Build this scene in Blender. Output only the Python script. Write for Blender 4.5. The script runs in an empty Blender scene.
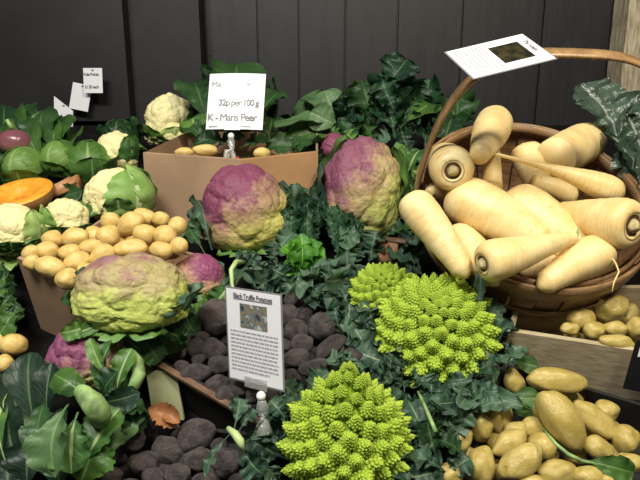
import bpy, bmesh, math, random
from mathutils import Vector, Matrix, noise, Euler
from math import sin, cos, pi, sqrt, radians

C = bpy.context.scene.collection
SC = bpy.context.scene

# ---------------------------------------------------------------- camera, world, lights, exposure
CAMZ = 1.5
PITCH = radians(14)
FPX = 600.0
CAM = Vector((0, 0, CAMZ))
RT = Vector((1, 0, 0)); UP = Vector((0, sin(PITCH), cos(PITCH))); FW = Vector((0, cos(PITCH), -sin(PITCH)))
cd = bpy.data.cameras.new('camera'); cam = bpy.data.objects.new('camera', cd); C.objects.link(cam)
cam.location = CAM; cam.rotation_euler = (pi / 2 - PITCH, 0, 0)
cd.sensor_width = 36; cd.lens = FPX / 640 * 36; cd.clip_start = 0.02
SC.camera = cam
w = bpy.data.worlds.new('world'); SC.world = w; w.use_nodes = True
w.node_tree.nodes['Background'].inputs[0].default_value = (1.0, 0.97, 0.92, 1)
w.node_tree.nodes['Background'].inputs[1].default_value = 0.075


def area(name, loc, target, size, power, col):
    l = bpy.data.lights.new(name, 'AREA'); l.shape = 'RECTANGLE'; l.size = size[0]; l.size_y = size[1]
    l.energy = power; l.color = col
    o = bpy.data.objects.new(name, l); C.objects.link(o); o.location = loc
    o.rotation_euler = (Vector(target) - Vector(loc)).to_track_quat('-Z', 'Y').to_euler()
    return o


area('ceiling_strip_light', (-0.6, -0.15, 2.9), (-0.2, 1.2, 1.2), (0.9, 0.3), 38, (1.0, 0.97, 0.90))
area('ceiling_spot_light', (0.6, -0.1, 2.7), (0.35, 1.0, 1.2), (0.3, 0.3), 21, (1.0, 0.90, 0.70))
SC.view_settings.view_transform = 'Standard'
SC.view_settings.look = 'None'
SC.view_settings.gamma = 1.0
SC.view_settings.use_curve_mapping = False
SC.view_settings.exposure = 0.35

# ---------------------------------------------------------------- placing helpers
SL = 0.35                                   # slope of the display stand


def stand_z(y): return CAMZ - 0.52 + SL * (y - 0.67)


SN = Vector((0, -SL, 1)).normalized()       # its normal


def ray(px, py):
    return FW + RT * ((px - 320) / FPX) - UP * ((py - 240) / FPX)


def at(px, py, d): return CAM + ray(px, py) * d


def S(px, py, h=0.08):                      # a point h above the sloping stand, seen at that pixel
    r = ray(px, py); p0 = Vector((0, 0.67, stand_z(0.67))) + SN * h
    t = (p0 - CAM).dot(SN) / r.dot(SN)
    return CAM + r * t


def depth(p): return (p - CAM).dot(FW)
def mpp(p): return depth(p) / FPX           # metres per pixel there


# ---------------------------------------------------------------- object helpers
def tag(o, label=None, cat=None, group=None, kind=None):
    if label: o['label'] = label
    if cat: o['category'] = cat
    if group: o['group'] = group
    if kind: o['kind'] = kind
    return o


def thing(name, label, cat, loc, group=None):
    o = bpy.data.objects.new(name, None); C.objects.link(o); o.location = loc; o.empty_display_size = 0.02
    return tag(o, label, cat, group)


def link(name, me, mat=None, parent=None, mw=None, smooth=True):
    if isinstance(me, bmesh.types.BMesh):
        m = bpy.data.meshes.new(name); me.to_mesh(m); me.free(); me = m
        if smooth: me.polygons.foreach_set('use_smooth', [True] * len(me.polygons))
    if mat and not me.materials:
        for x in (mat if isinstance(mat, (list, tuple)) else [mat]): me.materials.append(x)
    o = bpy.data.objects.new(name, me); C.objects.link(o)
    if mw is not None: o.matrix_basis = mw
    if parent is not None:
        o.parent = parent
        q = parent; M = Matrix.Identity(4)
        while q is not None:
            M = (q.matrix_basis if q.parent is None else (q.matrix_parent_inverse @ q.matrix_basis)) @ M
            q = q.parent
        o.matrix_parent_inverse = M.inverted()
    return o


def box(bm, lo, hi, M=None):
    vs = []
    for z in (lo[2], hi[2]):
        for x, y in ((lo[0], lo[1]), (hi[0], lo[1]), (hi[0], hi[1]), (lo[0], hi[1])):
            v = Vector((x, y, z)); vs.append(bm.verts.new(M @ v if M else v))
    for f in ((3, 2, 1, 0), (4, 5, 6, 7), (0, 1, 5, 4), (1, 2, 6, 5), (2, 3, 7, 6), (3, 0, 4, 7)):
        bm.faces.new([vs[i] for i in f])


def slab(bm, a, b, dn, th):
    """upright board between top points a and b, reaching down by vector dn, thickness vector th"""
    q = [a, b, b + dn, a + dn]
    v0 = [bm.verts.new(x) for x in q]; v1 = [bm.verts.new(x + th) for x in q]
    bm.faces.new(v0); bm.faces.new(v1[::-1])
    for i in range(4):
        j = (i + 1) % 4; bm.faces.new((v0[j], v0[i], v1[i], v1[j]))
    bmesh.ops.recalc_face_normals(bm, faces=bm.faces)


def tube(bm, pts, rads, n=10, cap=True):
    rings = []; prev = None
    for i, p in enumerate(pts):
        t = (pts[min(i + 1, len(pts) - 1)] - pts[max(i - 1, 0)]).normalized()
        if prev is None:
            a = Vector((0, 0, 1)) if abs(t.z) < .9 else Vector((1, 0, 0))
            s = t.cross(a).normalized()
        else:
            s = (prev - t * prev.dot(t)).normalized()
        prev = s; u = t.cross(s)
        rings.append([bm.verts.new(p + (s * cos(2 * pi * k / n) + u * sin(2 * pi * k / n)) * rads[i]) for k in range(n)])
    for A, B in zip(rings, rings[1:]):
        for k in range(n): bm.faces.new((A[k], A[(k + 1) % n], B[(k + 1) % n], B[k]))
    if cap:
        bm.faces.new(rings[0][::-1]); bm.faces.new(rings[-1])
    return rings


# ---------------------------------------------------------------- materials
def newmat(name):
    m = bpy.data.materials.new(name); m.use_nodes = True
    nt = m.node_tree; b = nt.nodes['Principled BSDF']
    return m, nt, b


class G:                                    # small node helper
    def __init__(s, nt): s.nt = nt

    def n(s, typ, **kw):
        x = s.nt.nodes.new(typ)
        for k, v in kw.items():
            if k.startswith('i_'): x.inputs[int(k[2:])].default_value = v
            else: setattr(x, k, v)
        return x

    def l(s, a, b): s.nt.links.new(a, b)

    def math(s, op, a, b=None, c=None):
        x = s.nt.nodes.new('ShaderNodeMath'); x.operation = op
        for i, v in enumerate((a, b, c)):
            if v is None: continue
            if isinstance(v, (int, float)): x.inputs[i].default_value = v
            else: s.l(v, x.inputs[i])
        return x.outputs[0]

    def smooth(s, v, a, b):
        x = s.nt.nodes.new('ShaderNodeMapRange'); x.interpolation_type = 'SMOOTHSTEP'
        s.l(v, x.inputs[0]); x.inputs[1].default_value = a; x.inputs[2].default_value = b
        return x.outputs[0]

    def mix(s, f, a, b):
        x = s.nt.nodes.new('ShaderNodeMix'); x.data_type = 'RGBA'
        for v, i in ((f, 0), (a, 6), (b, 7)):
            if isinstance(v, (int, float)): x.inputs[i].default_value = v
            elif isinstance(v, tuple): x.inputs[i].default_value = (*v, 1)
            else: s.l(v, x.inputs[i])
        return x.outputs[2]

    def noise(s, vec, scale, detail=3, rough=.5):
        x = s.nt.nodes.new('ShaderNodeTexNoise'); x.inputs['Scale'].default_value = scale
        x.inputs['Detail'].default_value = detail; x.inputs['Roughness'].default_value = rough
        if vec is not None: s.l(vec, x.inputs['Vector'])
        return x.outputs['Fac']

    def obj(s): return s.n('ShaderNodeTexCoord').outputs['Object']
    def uv(s): return s.n('ShaderNodeTexCoord').outputs['UV']

    def geo(s): return s.n('ShaderNodeNewGeometry').outputs['Position']

    def map(s, vec, scale):
        x = s.nt.nodes.new('ShaderNodeMapping'); s.l(vec, x.inputs[0]); x.inputs['Scale'].default_value = scale
        return x.outputs[0]

    def bump(s, h, strength, dist, b):
        x = s.nt.nodes.new('ShaderNodeBump'); x.inputs['Strength'].default_value = strength
        x.inputs['Distance'].default_value = dist; s.l(h, x.inputs['Height'])
        s.l(x.outputs[0], b.inputs['Normal'])


def simple(name, col, rough=.6, var=.25, scale=20, bump=.2, stretch=(1, 1, 1), spec=.5):
    m, nt, b = newmat(name); g = G(nt)
    v = g.map(g.obj(), stretch)
    n = g.noise(v, scale, 4)
    f = g.smooth(n, .3, .7)
    g.l(g.mix(f, tuple(c * (1 - var) for c in col), tuple(min(1, c * (1 + var)) for c in col)), b.inputs['Base Color'])
    b.inputs['Roughness'].default_value = rough
    b.inputs['Specular IOR Level'].default_value = spec
    if bump: g.bump(n, bump, .002, b)
    return m


def leafmat(name, base, dark, vein, under=None, ribw=.06, nv=9, rough=.45, veinf=.55, blister=.0, spec=.4, edge=None):
    m, nt, b = newmat(name); g = G(nt)
    sx = g.n('ShaderNodeSeparateXYZ'); g.l(g.uv(), sx.inputs[0]); u, v = sx.outputs[0], sx.outputs[1]
    a = g.math('MULTIPLY', g.math('ABSOLUTE', g.math('SUBTRACT', u, .5)), 2)
    rw = g.math('MULTIPLY', g.math('SUBTRACT', 1.05, v), ribw)
    rib = g.math('SUBTRACT', 1, g.smooth(g.math('SUBTRACT', a, rw), 0, .05))
    wob = g.noise(g.obj(), 24, 3)
    ph = g.math('ADD', g.math('SUBTRACT', g.math('MULTIPLY', v, nv), g.math('MULTIPLY', a, nv * .32)), g.math('MULTIPLY', wob, 2.2))
    tri = g.math('ABSOLUTE', g.math('SUBTRACT', g.math('FRACT', ph), .5))
    vn = g.smooth(tri, .43, .5)
    vn = g.math('MULTIPLY', vn, g.math('SUBTRACT', 1, g.math('MULTIPLY', a, .6)))
    inf = g.n('ShaderNodeObjectInfo')
    f = g.smooth(g.math('ADD', g.noise(g.obj(), 22, 4), g.math('MULTIPLY', g.math('SUBTRACT', inf.outputs['Random'], .5), .5)), .3, .7)
    col = g.mix(f, dark, base)
    if edge is not None: col = g.mix(g.smooth(a, .5, 1.0), col, edge)
    col = g.mix(g.math('MULTIPLY', vn, veinf * .5), col, vein)
    col = g.mix(g.math('MULTIPLY', rib, .75), col, vein)
    if under:
        gi = g.n('ShaderNodeNewGeometry')
        col = g.mix(g.math('MULTIPLY', gi.outputs['Backfacing'], .6), col, under)
    g.l(col, b.inputs['Base Color'])
    b.inputs['Roughness'].default_value = rough; b.inputs['Specular IOR Level'].default_value = spec
    h = g.math('ADD', g.math('MULTIPLY', vn, .5), g.math('MULTIPLY', g.noise(g.obj(), 90, 2), .5 + blister))
    g.bump(h, .5, .003, b)
    tr = g.n('ShaderNodeBsdfTranslucent'); g.l(col, tr.inputs[0])
    mx = g.n('ShaderNodeMixShader'); mx.inputs[0].default_value = .18
    g.l(b.outputs[0], mx.inputs[1]); g.l(tr.outputs[0], mx.inputs[2])
    g.l(mx.outputs[0], nt.nodes['Material Output'].inputs[0])
    return m


M = {}
M['spring'] = leafmat('spring_green_leaf', (.060, .145, .026), (.025, .070, .016), (.20, .32, .10), (.06, .14, .04), nv=8)
M['cabbage'] = leafmat('cabbage_leaf', (.16, .29, .06), (.07, .17, .03), (.32, .46, .18), (.12, .25, .06), nv=8, veinf=1.1)
M['darkleaf'] = leafmat('dark_cabbage_leaf', (.032, .085, .024), (.013, .042, .014), (.09, .19, .07), (.04, .10, .035), nv=8)
M['grey'] = leafmat('grey_green_leaf', (.10, .19, .075), (.05, .12, .045), (.22, .33, .15), (.14, .23, .11), nv=7)
M['cauli'] = leafmat('cauliflower_leaf', (.115, .24, .05), (.045, .125, .03), (.42, .55, .25), (.16, .30, .09), ribw=.16, nv=8)
M['pale'] = leafmat('pale_wrapper_leaf', (.38, .54, .17), (.22, .40, .09), (.68, .76, .44), (.36, .50, .18), ribw=.15, nv=9, veinf=.7)
M['blue'] = leafmat('blue_green_leaf', (.075, .145, .088), (.028, .070, .045), (.24, .35, .19), (.15, .22, .14), ribw=.05, nv=8)
M['kale'] = leafmat('curly_kale_leaf', (.022, .075, .03), (.010, .035, .018), (.10, .20, .07), (.02, .06, .025), ribw=.03, nv=9, veinf=.2, blister=1.2)
M['bright'] = leafmat('bright_green_leaf', (.09, .30, .02), (.03, .14, .01), (.25, .48, .08), (.12, .32, .03), nv=8)
M['savoy'] = leafmat('savoy_leaf', (.07, .11, .08), (.02, .045, .025), (.34, .38, .32), (.10, .14, .10), ribw=.06, nv=7, veinf=.5, blister=1.5, rough=.3, spec=.6)
M['ribbed'] = leafmat('dark_upright_leaf', (.020, .048, .028), (.010, .028, .016), (.12, .20, .10), (.03, .07, .035), ribw=.07, nv=8)
M['rib'] = simple('leaf_stalk', (.22, .34, .12), .6, .45, 50, .5)
M['stalkpale'] = simple('pale_stalk', (.45, .58, .26), .4, .15, 30, .1)


def curdmat(name, top, mid, low, dirv, offs=0.0, width=.9, R=.08):
    m, nt, b = newmat(name); g = G(nt)
    d = Vector(dirv).normalized()
    dp = g.n('ShaderNodeVectorMath', operation='DOT_PRODUCT'); o = g.obj(); g.l(o, dp.inputs[0]); dp.inputs[1].default_value = d
    v = g.math('DIVIDE', dp.outputs['Value'], R)
    n1 = g.noise(o, 28, 3); n2 = g.noise(o, 140, 3)
    v = g.math('ADD', v, g.math('MULTIPLY', g.math('SUBTRACT', n1, .5), 1.3))
    v = g.math('ADD', v, g.math('MULTIPLY', g.math('SUBTRACT', n2, .5), .5))
    f1 = g.smooth(v, offs - width, offs); f2 = g.smooth(v, offs, offs + width)
    col = g.mix(f2, g.mix(f1, low, mid), top)
    g.l(col, b.inputs['Base Color']); b.inputs['Roughness'].default_value = .6
    b.inputs['Subsurface Weight'].default_value = .08; b.inputs['Subsurface Radius'].default_value = (.01, .008, .003)
    g.bump(n2, .9, .003, b)
    return m


YG = (.52, .56, .12); PU = (.20, .048, .10); PM = (.38, .25, .14)
CREAM = (.80, .74, .40)


def potmat(name, a, b2, spot, rough=.45, net=False, spec=.5):
    m, nt, b = newmat(name); g = G(nt); o = g.obj()
    inf = g.n('ShaderNodeObjectInfo')
    add = g.n('ShaderNodeVectorMath', operation='ADD'); g.l(o, add.inputs[0])
    cmb = g.n('ShaderNodeCombineXYZ'); g.l(g.math('MULTIPLY', inf.outputs['Random'], 20), cmb.inputs[0]); g.l(cmb.outputs[0], add.inputs[1])
    o = add.outputs[0]
    n = g.noise(o, 1.6, 4); n2 = g.noise(o, 9, 4, .65)
    col = g.mix(g.smooth(n, .35, .65), a, b2)
    col = g.mix(g.math('MULTIPLY', g.smooth(n2, .58, .72), .55), col, spot)
    if net:
        vo = g.n('ShaderNodeTexVoronoi', feature='DISTANCE_TO_EDGE'); g.l(o, vo.inputs['Vector']); vo.inputs['Scale'].default_value = 5
        col = g.mix(g.math('MULTIPLY', g.math('SUBTRACT', 1, g.smooth(vo.outputs['Distance'], 0, .05)), .35), col, tuple(c * 2.0 for c in b2))
    g.l(col, b.inputs['Base Color']); b.inputs['Roughness'].default_value = rough; b.inputs['Specular IOR Level'].default_value = spec
    g.bump(g.noise(o, 7, 5, .7), .22 if not net else .6, .05, b)
    return m


M['potato'] = potmat('washed_potato_skin', (.64, .44, .13), (.76, .56, .21), (.42, .24, .07), .33)
M['waxy'] = potmat('waxy_potato_skin', (.42, .32, .08), (.53, .42, .14), (.24, .15, .045), .28)  # skin colour lowered to stand in for dimmer light at lower right
M['truffle'] = potmat('black_truffle_potato_skin', (.055, .045, .049), (.120, .098, .096), (.028, .020, .020), .45, True, .45)


def parsmat():
    m, nt, b = newmat('parsnip_skin'); g = G(nt); uv = g.uv()
    v1 = g.map(uv, (3, 30, 1)); n = g.noise(v1, 3.2, 4, .6)
    n2 = g.noise(g.obj(), 30, 3)
    v2 = g.map(uv, (1.5, 60, 1)); lines = g.noise(v2, 2.5, 2)
    col = g.mix(g.smooth(n2, .3, .7), (.78, .57, .24), (.88, .71, .36))
    col = g.mix(g.math('MULTIPLY', g.smooth(n, .57, .68), .6), col, (.45, .27, .09))
    col = g.mix(g.math('MULTIPLY', g.smooth(lines, .54, .64), .35), col, (.50, .34, .13))
    g.l(col, b.inputs['Base Color']); b.inputs['Roughness'].default_value = .42
    b.inputs['Subsurface Weight'].default_value = .05
    b.inputs['Subsurface Radius'].default_value = (.01, .006, .003)
    g.bump(g.math('ADD', n, lines), .25, .002, b)
    return m


M['parsnip'] = parsmat()
M['cavity'] = simple('parsnip_crown_hollow', (.07, .035, .015), .8, .5, 80, .6)
M['stub'] = simple('parsnip_crown_stub', (.50, .40, .20), .7, .3, 90, .5)


def woodmat(name, a, b2, stretch, rough=.45, scale=8, spec=.5):
    m, nt, b = newmat(name); g = G(nt)
    v = g.map(g.obj(), stretch); n = g.noise(v, scale, 5, .6)
    g.l(g.mix(g.smooth(n, .3, .7), a, b2), b.inputs['Base Color'])
    b.inputs['Roughness'].default_value = rough; b.inputs['Specular IOR Level'].default_value = spec
    g.bump(n, .3, .002, b)
    return m


M['basketwood'] = woodmat('basket_splint_wood', (.11, .055, .024), (.26, .145, .065), (4, 4, 25), .4)
M['rimwood'] = woodmat('basket_rim_wood', (.17, .095, .042), (.34, .20, .095), (3, 3, 30), .4)
M['handlewood'] = woodmat('basket_handle_wood', (.22, .12, .05), (.38, .23, .10), (6, 6, 6), .35)
M['card'] = simple('corrugated_cardboard', (.33, .215, .13), .8, .12, 12, .15)
M['cardorange'] = simple('orange_brown_cardboard', (.36, .20, .09), .8, .12, 12, .15)  # more orange cardboard copy; puts the box's lit right face into the colour
M['pine'] = woodmat('pale_crate_board', (.36, .29, .18), (.50, .42, .28), (3, 30, 30), .6, 5)
M['olive'] = simple('olive_crate_end', (.22, .23, .12), .7, .12, 10, .1)
M['crateblack'] = simple('black_crate_plastic', (.012, .011, .010), .5, .3, 20, .1)
M['crateedge'] = simple('crate_edge_wood', (.14, .08, .045), .6, .3, 60, .2)
M['stand'] = simple('black_stand_cloth', (.006, .006, .006), .95, .3, 40, .2, spec=.1)
M['onion'] = simple('dry_onion_skin', (.30, .13, .05), .5, .3, 30, .1)
M['paper'] = simple('white_paper', (.80, .81, .86), .5, .02, 5, 0)
M['ink'] = simple('printed_ink', (.10, .10, .12), .6, 0, 5, 0)
M['inksign'] = simple('grey_sign_ink', (.20, .20, .23), .6, 0, 5, 0)
M['inkgrey'] = simple('faint_printed_ink', (.42, .42, .46), .6, 0, 5, 0)
M['silver'] = simple('laminate_edge', (.22, .22, .23), .2, .1, 5, 0)
M['white'] = simple('white_plastic', (.80, .80, .78), .3, .05, 5, 0)
M['red'] = simple('red_plastic', (.55, .04, .02), .4, .1, 5, 0)
M['black'] = simple('black_card', (.010, .010, .012), .35, .1, 5, 0)

m, nt, b = newmat('clear_plastic'); b.inputs['Base Color'].default_value = (.9, .92, .92, 1)
b.inputs['Roughness'].default_value = .12; b.inputs['Transmission Weight'].default_value = .8; b.inputs['IOR'].default_value = 1.4
M['clear'] = m

m, nt, b = newmat('black_painted_boards'); g = G(nt)
v = g.map(g.obj(), (1, 1, .15)); n = g.noise(v, 30, 5, .65); n2 = g.noise(g.obj(), 9, 4, .6); n3 = g.noise(g.obj(), 60, 2)
c = g.mix(g.smooth(n, .3, .7), (.009, .0085, .010), (.016, .015, .018))
c = g.mix(g.math('MULTIPLY', g.smooth(n2, .55, .8), .5), c, (.038, .036, .040))
c = g.mix(g.smooth(n3, .78, .82), c, (.25, .22, .20))
g.l(c, b.inputs['Base Color']); b.inputs['Roughness'].default_value = .55; g.bump(n, .4, .003, b)
M['wall'] = m
M['column'] = simple('black_column_paint', (.008, .008, .009), .6, .3, 15, .2)
M['board'] = simple('charcoal_board_paint', (.009, .009, .0095), .5, .25, 8, .2)
M['post'] = woodmat('rough_pale_timber', (.24, .19, .11), (.55, .49, .35), (8, 8, 1.2), .8, 14)
M['floor'] = simple('concrete_floor', (.10, .095, .09), .8, .2, 6, .2)

# ---------------------------------------------------------------- setting
WY = 2.05


def wx(px, py, y):                           # x on the vertical plane Y=y
    r = ray(px, py); return r.x * (y / r.y)


def wz(px, py, y):
    r = ray(px, py); return CAMZ + r.z * (y / r.y)


bm = bmesh.new(); box(bm, (-3, -2, -.02), (3, 2.4, 0)); tag(link('floor', bm, M['floor'], smooth=False), kind='structure')
gx = [wx(p, 40, WY) for p in (206, 258, 299, 345, 397, 461, 541)]
gx = gx + [gx[-1] + .27 * k for k in range(1, 7)]
bm = bmesh.new(); x0 = -2.6
box(bm, (-2.6, WY + .012, 0), (2.6, WY + .08, 2.6))
for x in gx:
    if x > 2.6: break
    box(bm, (x0, WY, 0), (x - .004, WY + .012, 2.6)); x0 = x + .004
tag(link('wall_back', bm, M['wall'], smooth=False), kind='structure')
CY = 1.96
bm = bmesh.new(); box(bm, (wx(118, 60, CY), CY, 0), (wx(201, 60, CY), WY, 2.6))
bmesh.ops.bevel(bm, geom=bm.edges[:], offset=.004, segments=2)
tag(link('trim_1', bm, M['column'], smooth=False), kind='structure')
BY = 1.90
bm = bmesh.new(); box(bm, (-2.6, BY, wz(60, 121, BY)), (wx(126, 60, BY), CY - .001, 2.6))
bmesh.ops.bevel(bm, geom=bm.edges[:], offset=.004, segments=2)
tag(link('wall_left', bm, M['board'], smooth=False), kind='structure')
# rough timber post on the right
PYY = 1.93; px0 = wx(627, 30, PYY)
bm = bmesh.new(); nz = 40; rng = random.Random(5)
prof = [(0, 0), (.03, -.012), (.16, -.012), (.19, 0), (.19, .1), (0, .1)]
rings = []
for i in range(nz + 1):
    z = 2.6 * i / nz
    rings.append([bm.verts.new((px0 + x + noise.noise(Vector((x * 30, z * 9, 1))) * .012, PYY + y + noise.noise(Vector((x * 20, z * 7, 5))) * .006, z)) for x, y in prof])
for A, B in zip(rings, rings[1:]):
    for k in range(6): bm.faces.new((A[k], A[(k + 1) % 6], B[(k + 1) % 6], B[k]))
bm.faces.new(rings[0][::-1]); bm.faces.new(rings[-1])
tag(link('trim_2', bm, M['post'], smooth=False), kind='structure')

# sloping display stand
bm = bmesh.new(); y0, y1 = .30, 1.86
vs = [bm.verts.new(p) for x in (-1.25, 1.25) for p in ((x, y0, 0), (x, y0, stand_z(y0)), (x, y1, stand_z(y1)), (x, y1, 0))]
for f in ((0, 1, 2, 3), (7, 6, 5, 4), (0, 4, 5, 1), (1, 5, 6, 2), (2, 6, 7, 3), (3, 7, 4, 0)): bm.faces.new([vs[i] for i in f])
bmesh.ops.recalc_face_normals(bm, faces=bm.faces)
st = link('display_stand', bm, M['stand'], smooth=False)
tag(st, 'black sloping market stall stand beneath all the vegetables', 'stand')


# ---------------------------------------------------------------- trays and boxes
def crate(name, label, cat, FL, FR, BR, BL, hgt, mats, th=.006, base=None, drop=0):
    """four rim corners; walls hang down along the stand normal; FRONT mats[0], left mats[1], back/right mats[2], bottom mats[3]"""
    t = thing(name, label, cat, (FL + FR + BR + BL) / 4 - SN * hgt)
    dn = -SN * (hgt - .003); cen = (FL + FR + BR + BL) / 4
    for nm, a, b2, mt in (('front_panel', FL, FR, mats[0]), ('side_panel', FL, BL, mats[1]), ('side_panel', FR, BR, mats[2]), ('back_panel', BL, BR, mats[2])):
        bm = bmesh.new(); nrm = (b2 - a).cross(SN).normalized()
        if nrm.dot(cen - a) < 0: nrm = -nrm
        o_ = SN * (drop if (nm == 'back_panel' or a is FR) else (drop * .6 if a is FL and b2 is BL else 0))
        slab(bm, a - o_, b2 - o_, dn + o_, nrm * th)
        link(nm, bm, mt, t, smooth=False)
    bm = bmesh.new()
    cn = (FL + FR + BR + BL) / 4; q = [p.lerp(cn, .01) - SN * ((base or hgt) - .004) for p in (FL, FR, BR, BL)]
    v0 = [bm.verts.new(p) for p in q]; v1 = [bm.verts.new(p + SN * .004) for p in q]
    bm.faces.new(v0[::-1]); bm.faces.new(v1)
    for i in range(4): bm.faces.new((v0[i], v0[(i + 1) % 4], v1[(i + 1) % 4], v1[i]))
    link('base_panel', bm, mats[3], t, smooth=False)
    return t


HA = .155
tA = crate('cardboard_tray', 'brown cardboard tray holding yellow new potatoes at left', 'tray',
           S(17, 258, HA), S(140, 308, HA), S(200, 232, HA), S(98, 205, HA), HA, [M['card'], M['card'], M['card'], M['card']], base=.062, drop=.05)
HT = .075
FLt, FRt = S(160, 362, HT), S(262, 421, HT)
tT = crate('potato_crate', 'black sided wooden crate of dark potatoes with pale olive left end', 'crate',
           FLt, FRt, S(392, 345, HT), S(205, 290, HT), HT, [M['crateblack'], M['crateblack'], M['crateblack'], M['crateblack']])
# rim strip and pale olive end panel of that crate
bm = bmesh.new(); nrm = (FRt - FLt).cross(SN).normalized()
slab(bm, FLt + SN * .003, FRt + SN * .003, -SN * .005, nrm * .009 if nrm.y < 0 else -nrm * .009); link('rim_strip', bm, M['crateedge'], tT, smooth=False)
bm = bmesh.new(); a = S(146, 372, HT - .004); slab(bm, a, S(176, 371, HT - .004), (S(184, 420, .02) - S(176, 371, HT - .004)), Vector((0, .006, 0)))
link('end_panel', bm, M['olive'], tT, smooth=False)
HF = .03
# low crate of dark potatoes at the bottom
tF = crate('shallow_crate', 'shallow black crate under the dark potatoes at the bottom edge', 'crate',
           S(85, 500, HF), S(262, 520, HF), S(255, 432, HF), S(120, 420, HF), HF, [M['crateblack']] * 4)
# bottom right crate
tG = crate('black_crate', 'black crate full of large waxy yellow potatoes at lower right', 'crate',
           S(425, 520, .06), S(690, 520, .06), S(672, 412, .06), S(505, 362, .06), .06, [M['crateblack']] * 4)
# pale wooden crate on the right
HH = .10
a, b2 = S(508, 331, HH), S(676, 357, HH)
tH = crate('wooden_crate', 'pale wooden crate with plain front board beneath the basket', 'crate',
           a, b2, S(690, 285, HH), S(520, 285, HH), HH, [M['pine'], M['pine'], M['pine'], M['pine']], th=.008)
# cardboard box behind (two front faces meeting at a corner)
t = thing('cardboard_box', 'brown cardboard box of pale potatoes behind the round purple cauliflower', 'box', S(232, 200, 0))
h = .17
K1, K2, K3 = S(143, 153, h), S(241, 160, h), S(318, 152, h)
K4, K5 = K3 + Vector((0.0, .16, .03)), K1 + Vector((0.05, .2, .03))
cen = (K1 + K3) / 2 + Vector((0, .1, 0))
for nm, p, q, mt in (('front_panel', K1, K2, 'card'), ('side_panel', K2, K3, 'cardorange'), ('side_panel', K3, K4, 'card'), ('back_panel', K4, K5, 'card'), ('side_panel', K5, K1, 'card')):
    bm = bmesh.new(); n_ = (q - p).cross(Vector((0, 0, 1))).normalized()
    if n_.dot(cen - p) < 0: n_ = -n_
    q4 = [p, q, Vector((q.x, q.y, stand_z(q.y) + .004)), Vector((p.x, p.y, stand_z(p.y) + .004))]
    v0 = [bm.verts.new(x) for x in q4]; v1 = [bm.verts.new(x + n_ * .005 + Vector((0, 0, .002))) for x in q4]
    bm.faces.new(v0); bm.faces.new(v1[::-1])
    for i in range(4): bm.faces.new((v0[(i + 1) % 4], v0[i], v1[i], v1[(i + 1) % 4]))
    bmesh.ops.recalc_face_normals(bm, faces=bm.faces); link(nm, bm, M[mt], t, smooth=False)
bm = bmesh.new(); q = [p.lerp(cen, .06) + Vector((0, 0, -.05)) for p in (K1, K2, K3, K4, K5)]
f = bm.faces.new([bm.verts.new(p) for p in q]); r = bmesh.ops.extrude_face_region(bm, geom=[f])
for v in r['geom']:
    if isinstance(v, bmesh.types.BMVert): v.co.z += .004
link('inner_base', bm, M['card'], t, smooth=False)


# ---------------------------------------------------------------- potatoes
def potato_mesh(name, seed, mat, knob=.12, eyes=7):
    rng = random.Random(seed); bm = bmesh.new(); bmesh.ops.create_icosphere(bm, subdivisions=4, radius=1)
    off = Vector((seed * 7.3, seed * 1.7, 0)); lim = .5
    ed = [Vector((rng.gauss(0, 1), rng.gauss(0, 1), rng.gauss(0, 1))).normalized() for _ in range(eyes)]
    taper = rng.uniform(-.15, .15); bend = rng.uniform(-.12, .12)
    for v in bm.verts:
        p = v.co.copy()
        s = 1 + knob * noise.noise(p * 1.1 + off) * 1.3 + knob * .15 * noise.noise(p * 2.4 + off)
        for e in ed:
            d = (p - e).length
            if d < .3: s -= .055 * math.exp(-(d / .11) ** 2) - .025 * math.exp(-((d - .16) / .05) ** 2)
        q = p * s; q.y *= 1 + taper * q.x; q.z *= 1 + taper * q.x; q.y += bend * (q.x ** 2 - .3)
        v.co = q
    me = bpy.data.meshes.new(name); bm.to_mesh(me); bm.free(); me.polygons.foreach_set('use_smooth', [True] * len(me.polygons))
    me.materials.append(mat)
    return me


POTS = {k: [potato_mesh(k + '_potato', i + {'potato': 1, 'waxy': 20, 'truffle': 40}[k], M[k], kn) for i in range(7)] for k, kn in (('potato', .09), ('waxy', .15), ('truffle', .16))}
placed = []


def put_potato(kind, px, py, a, b_, ang, h, label, group, idx, name='potato', lift=0.0):
    p = S(px, py, h); s = mpp(p); rng = random.Random(int(px * 131 + py * 17))
    A = radians(ang); X = (RT * cos(A) + UP * sin(A))
    X = (X + FW * rng.uniform(-.25, .25)).normalized()
    Z0 = (-FW - X * X.dot(-FW)).normalized(); Y0 = Z0.cross(X)
    tw = rng.uniform(0, 2 * pi); Y = Y0 * cos(tw) + Z0 * sin(tw); Z = X.cross(Y)
    sx, sy = a * s, b_ * s
    if lift: p = p - ray(px, py).normalized() * lift
    mw = Matrix((X * sx, Y * sy, Z * sy)).transposed().to_4x4(); mw.translation = p
    o = link(name, POTS[kind][idx % 7], None, None, mw)
    tag(o, label, 'potato', group)
    return o


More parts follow.
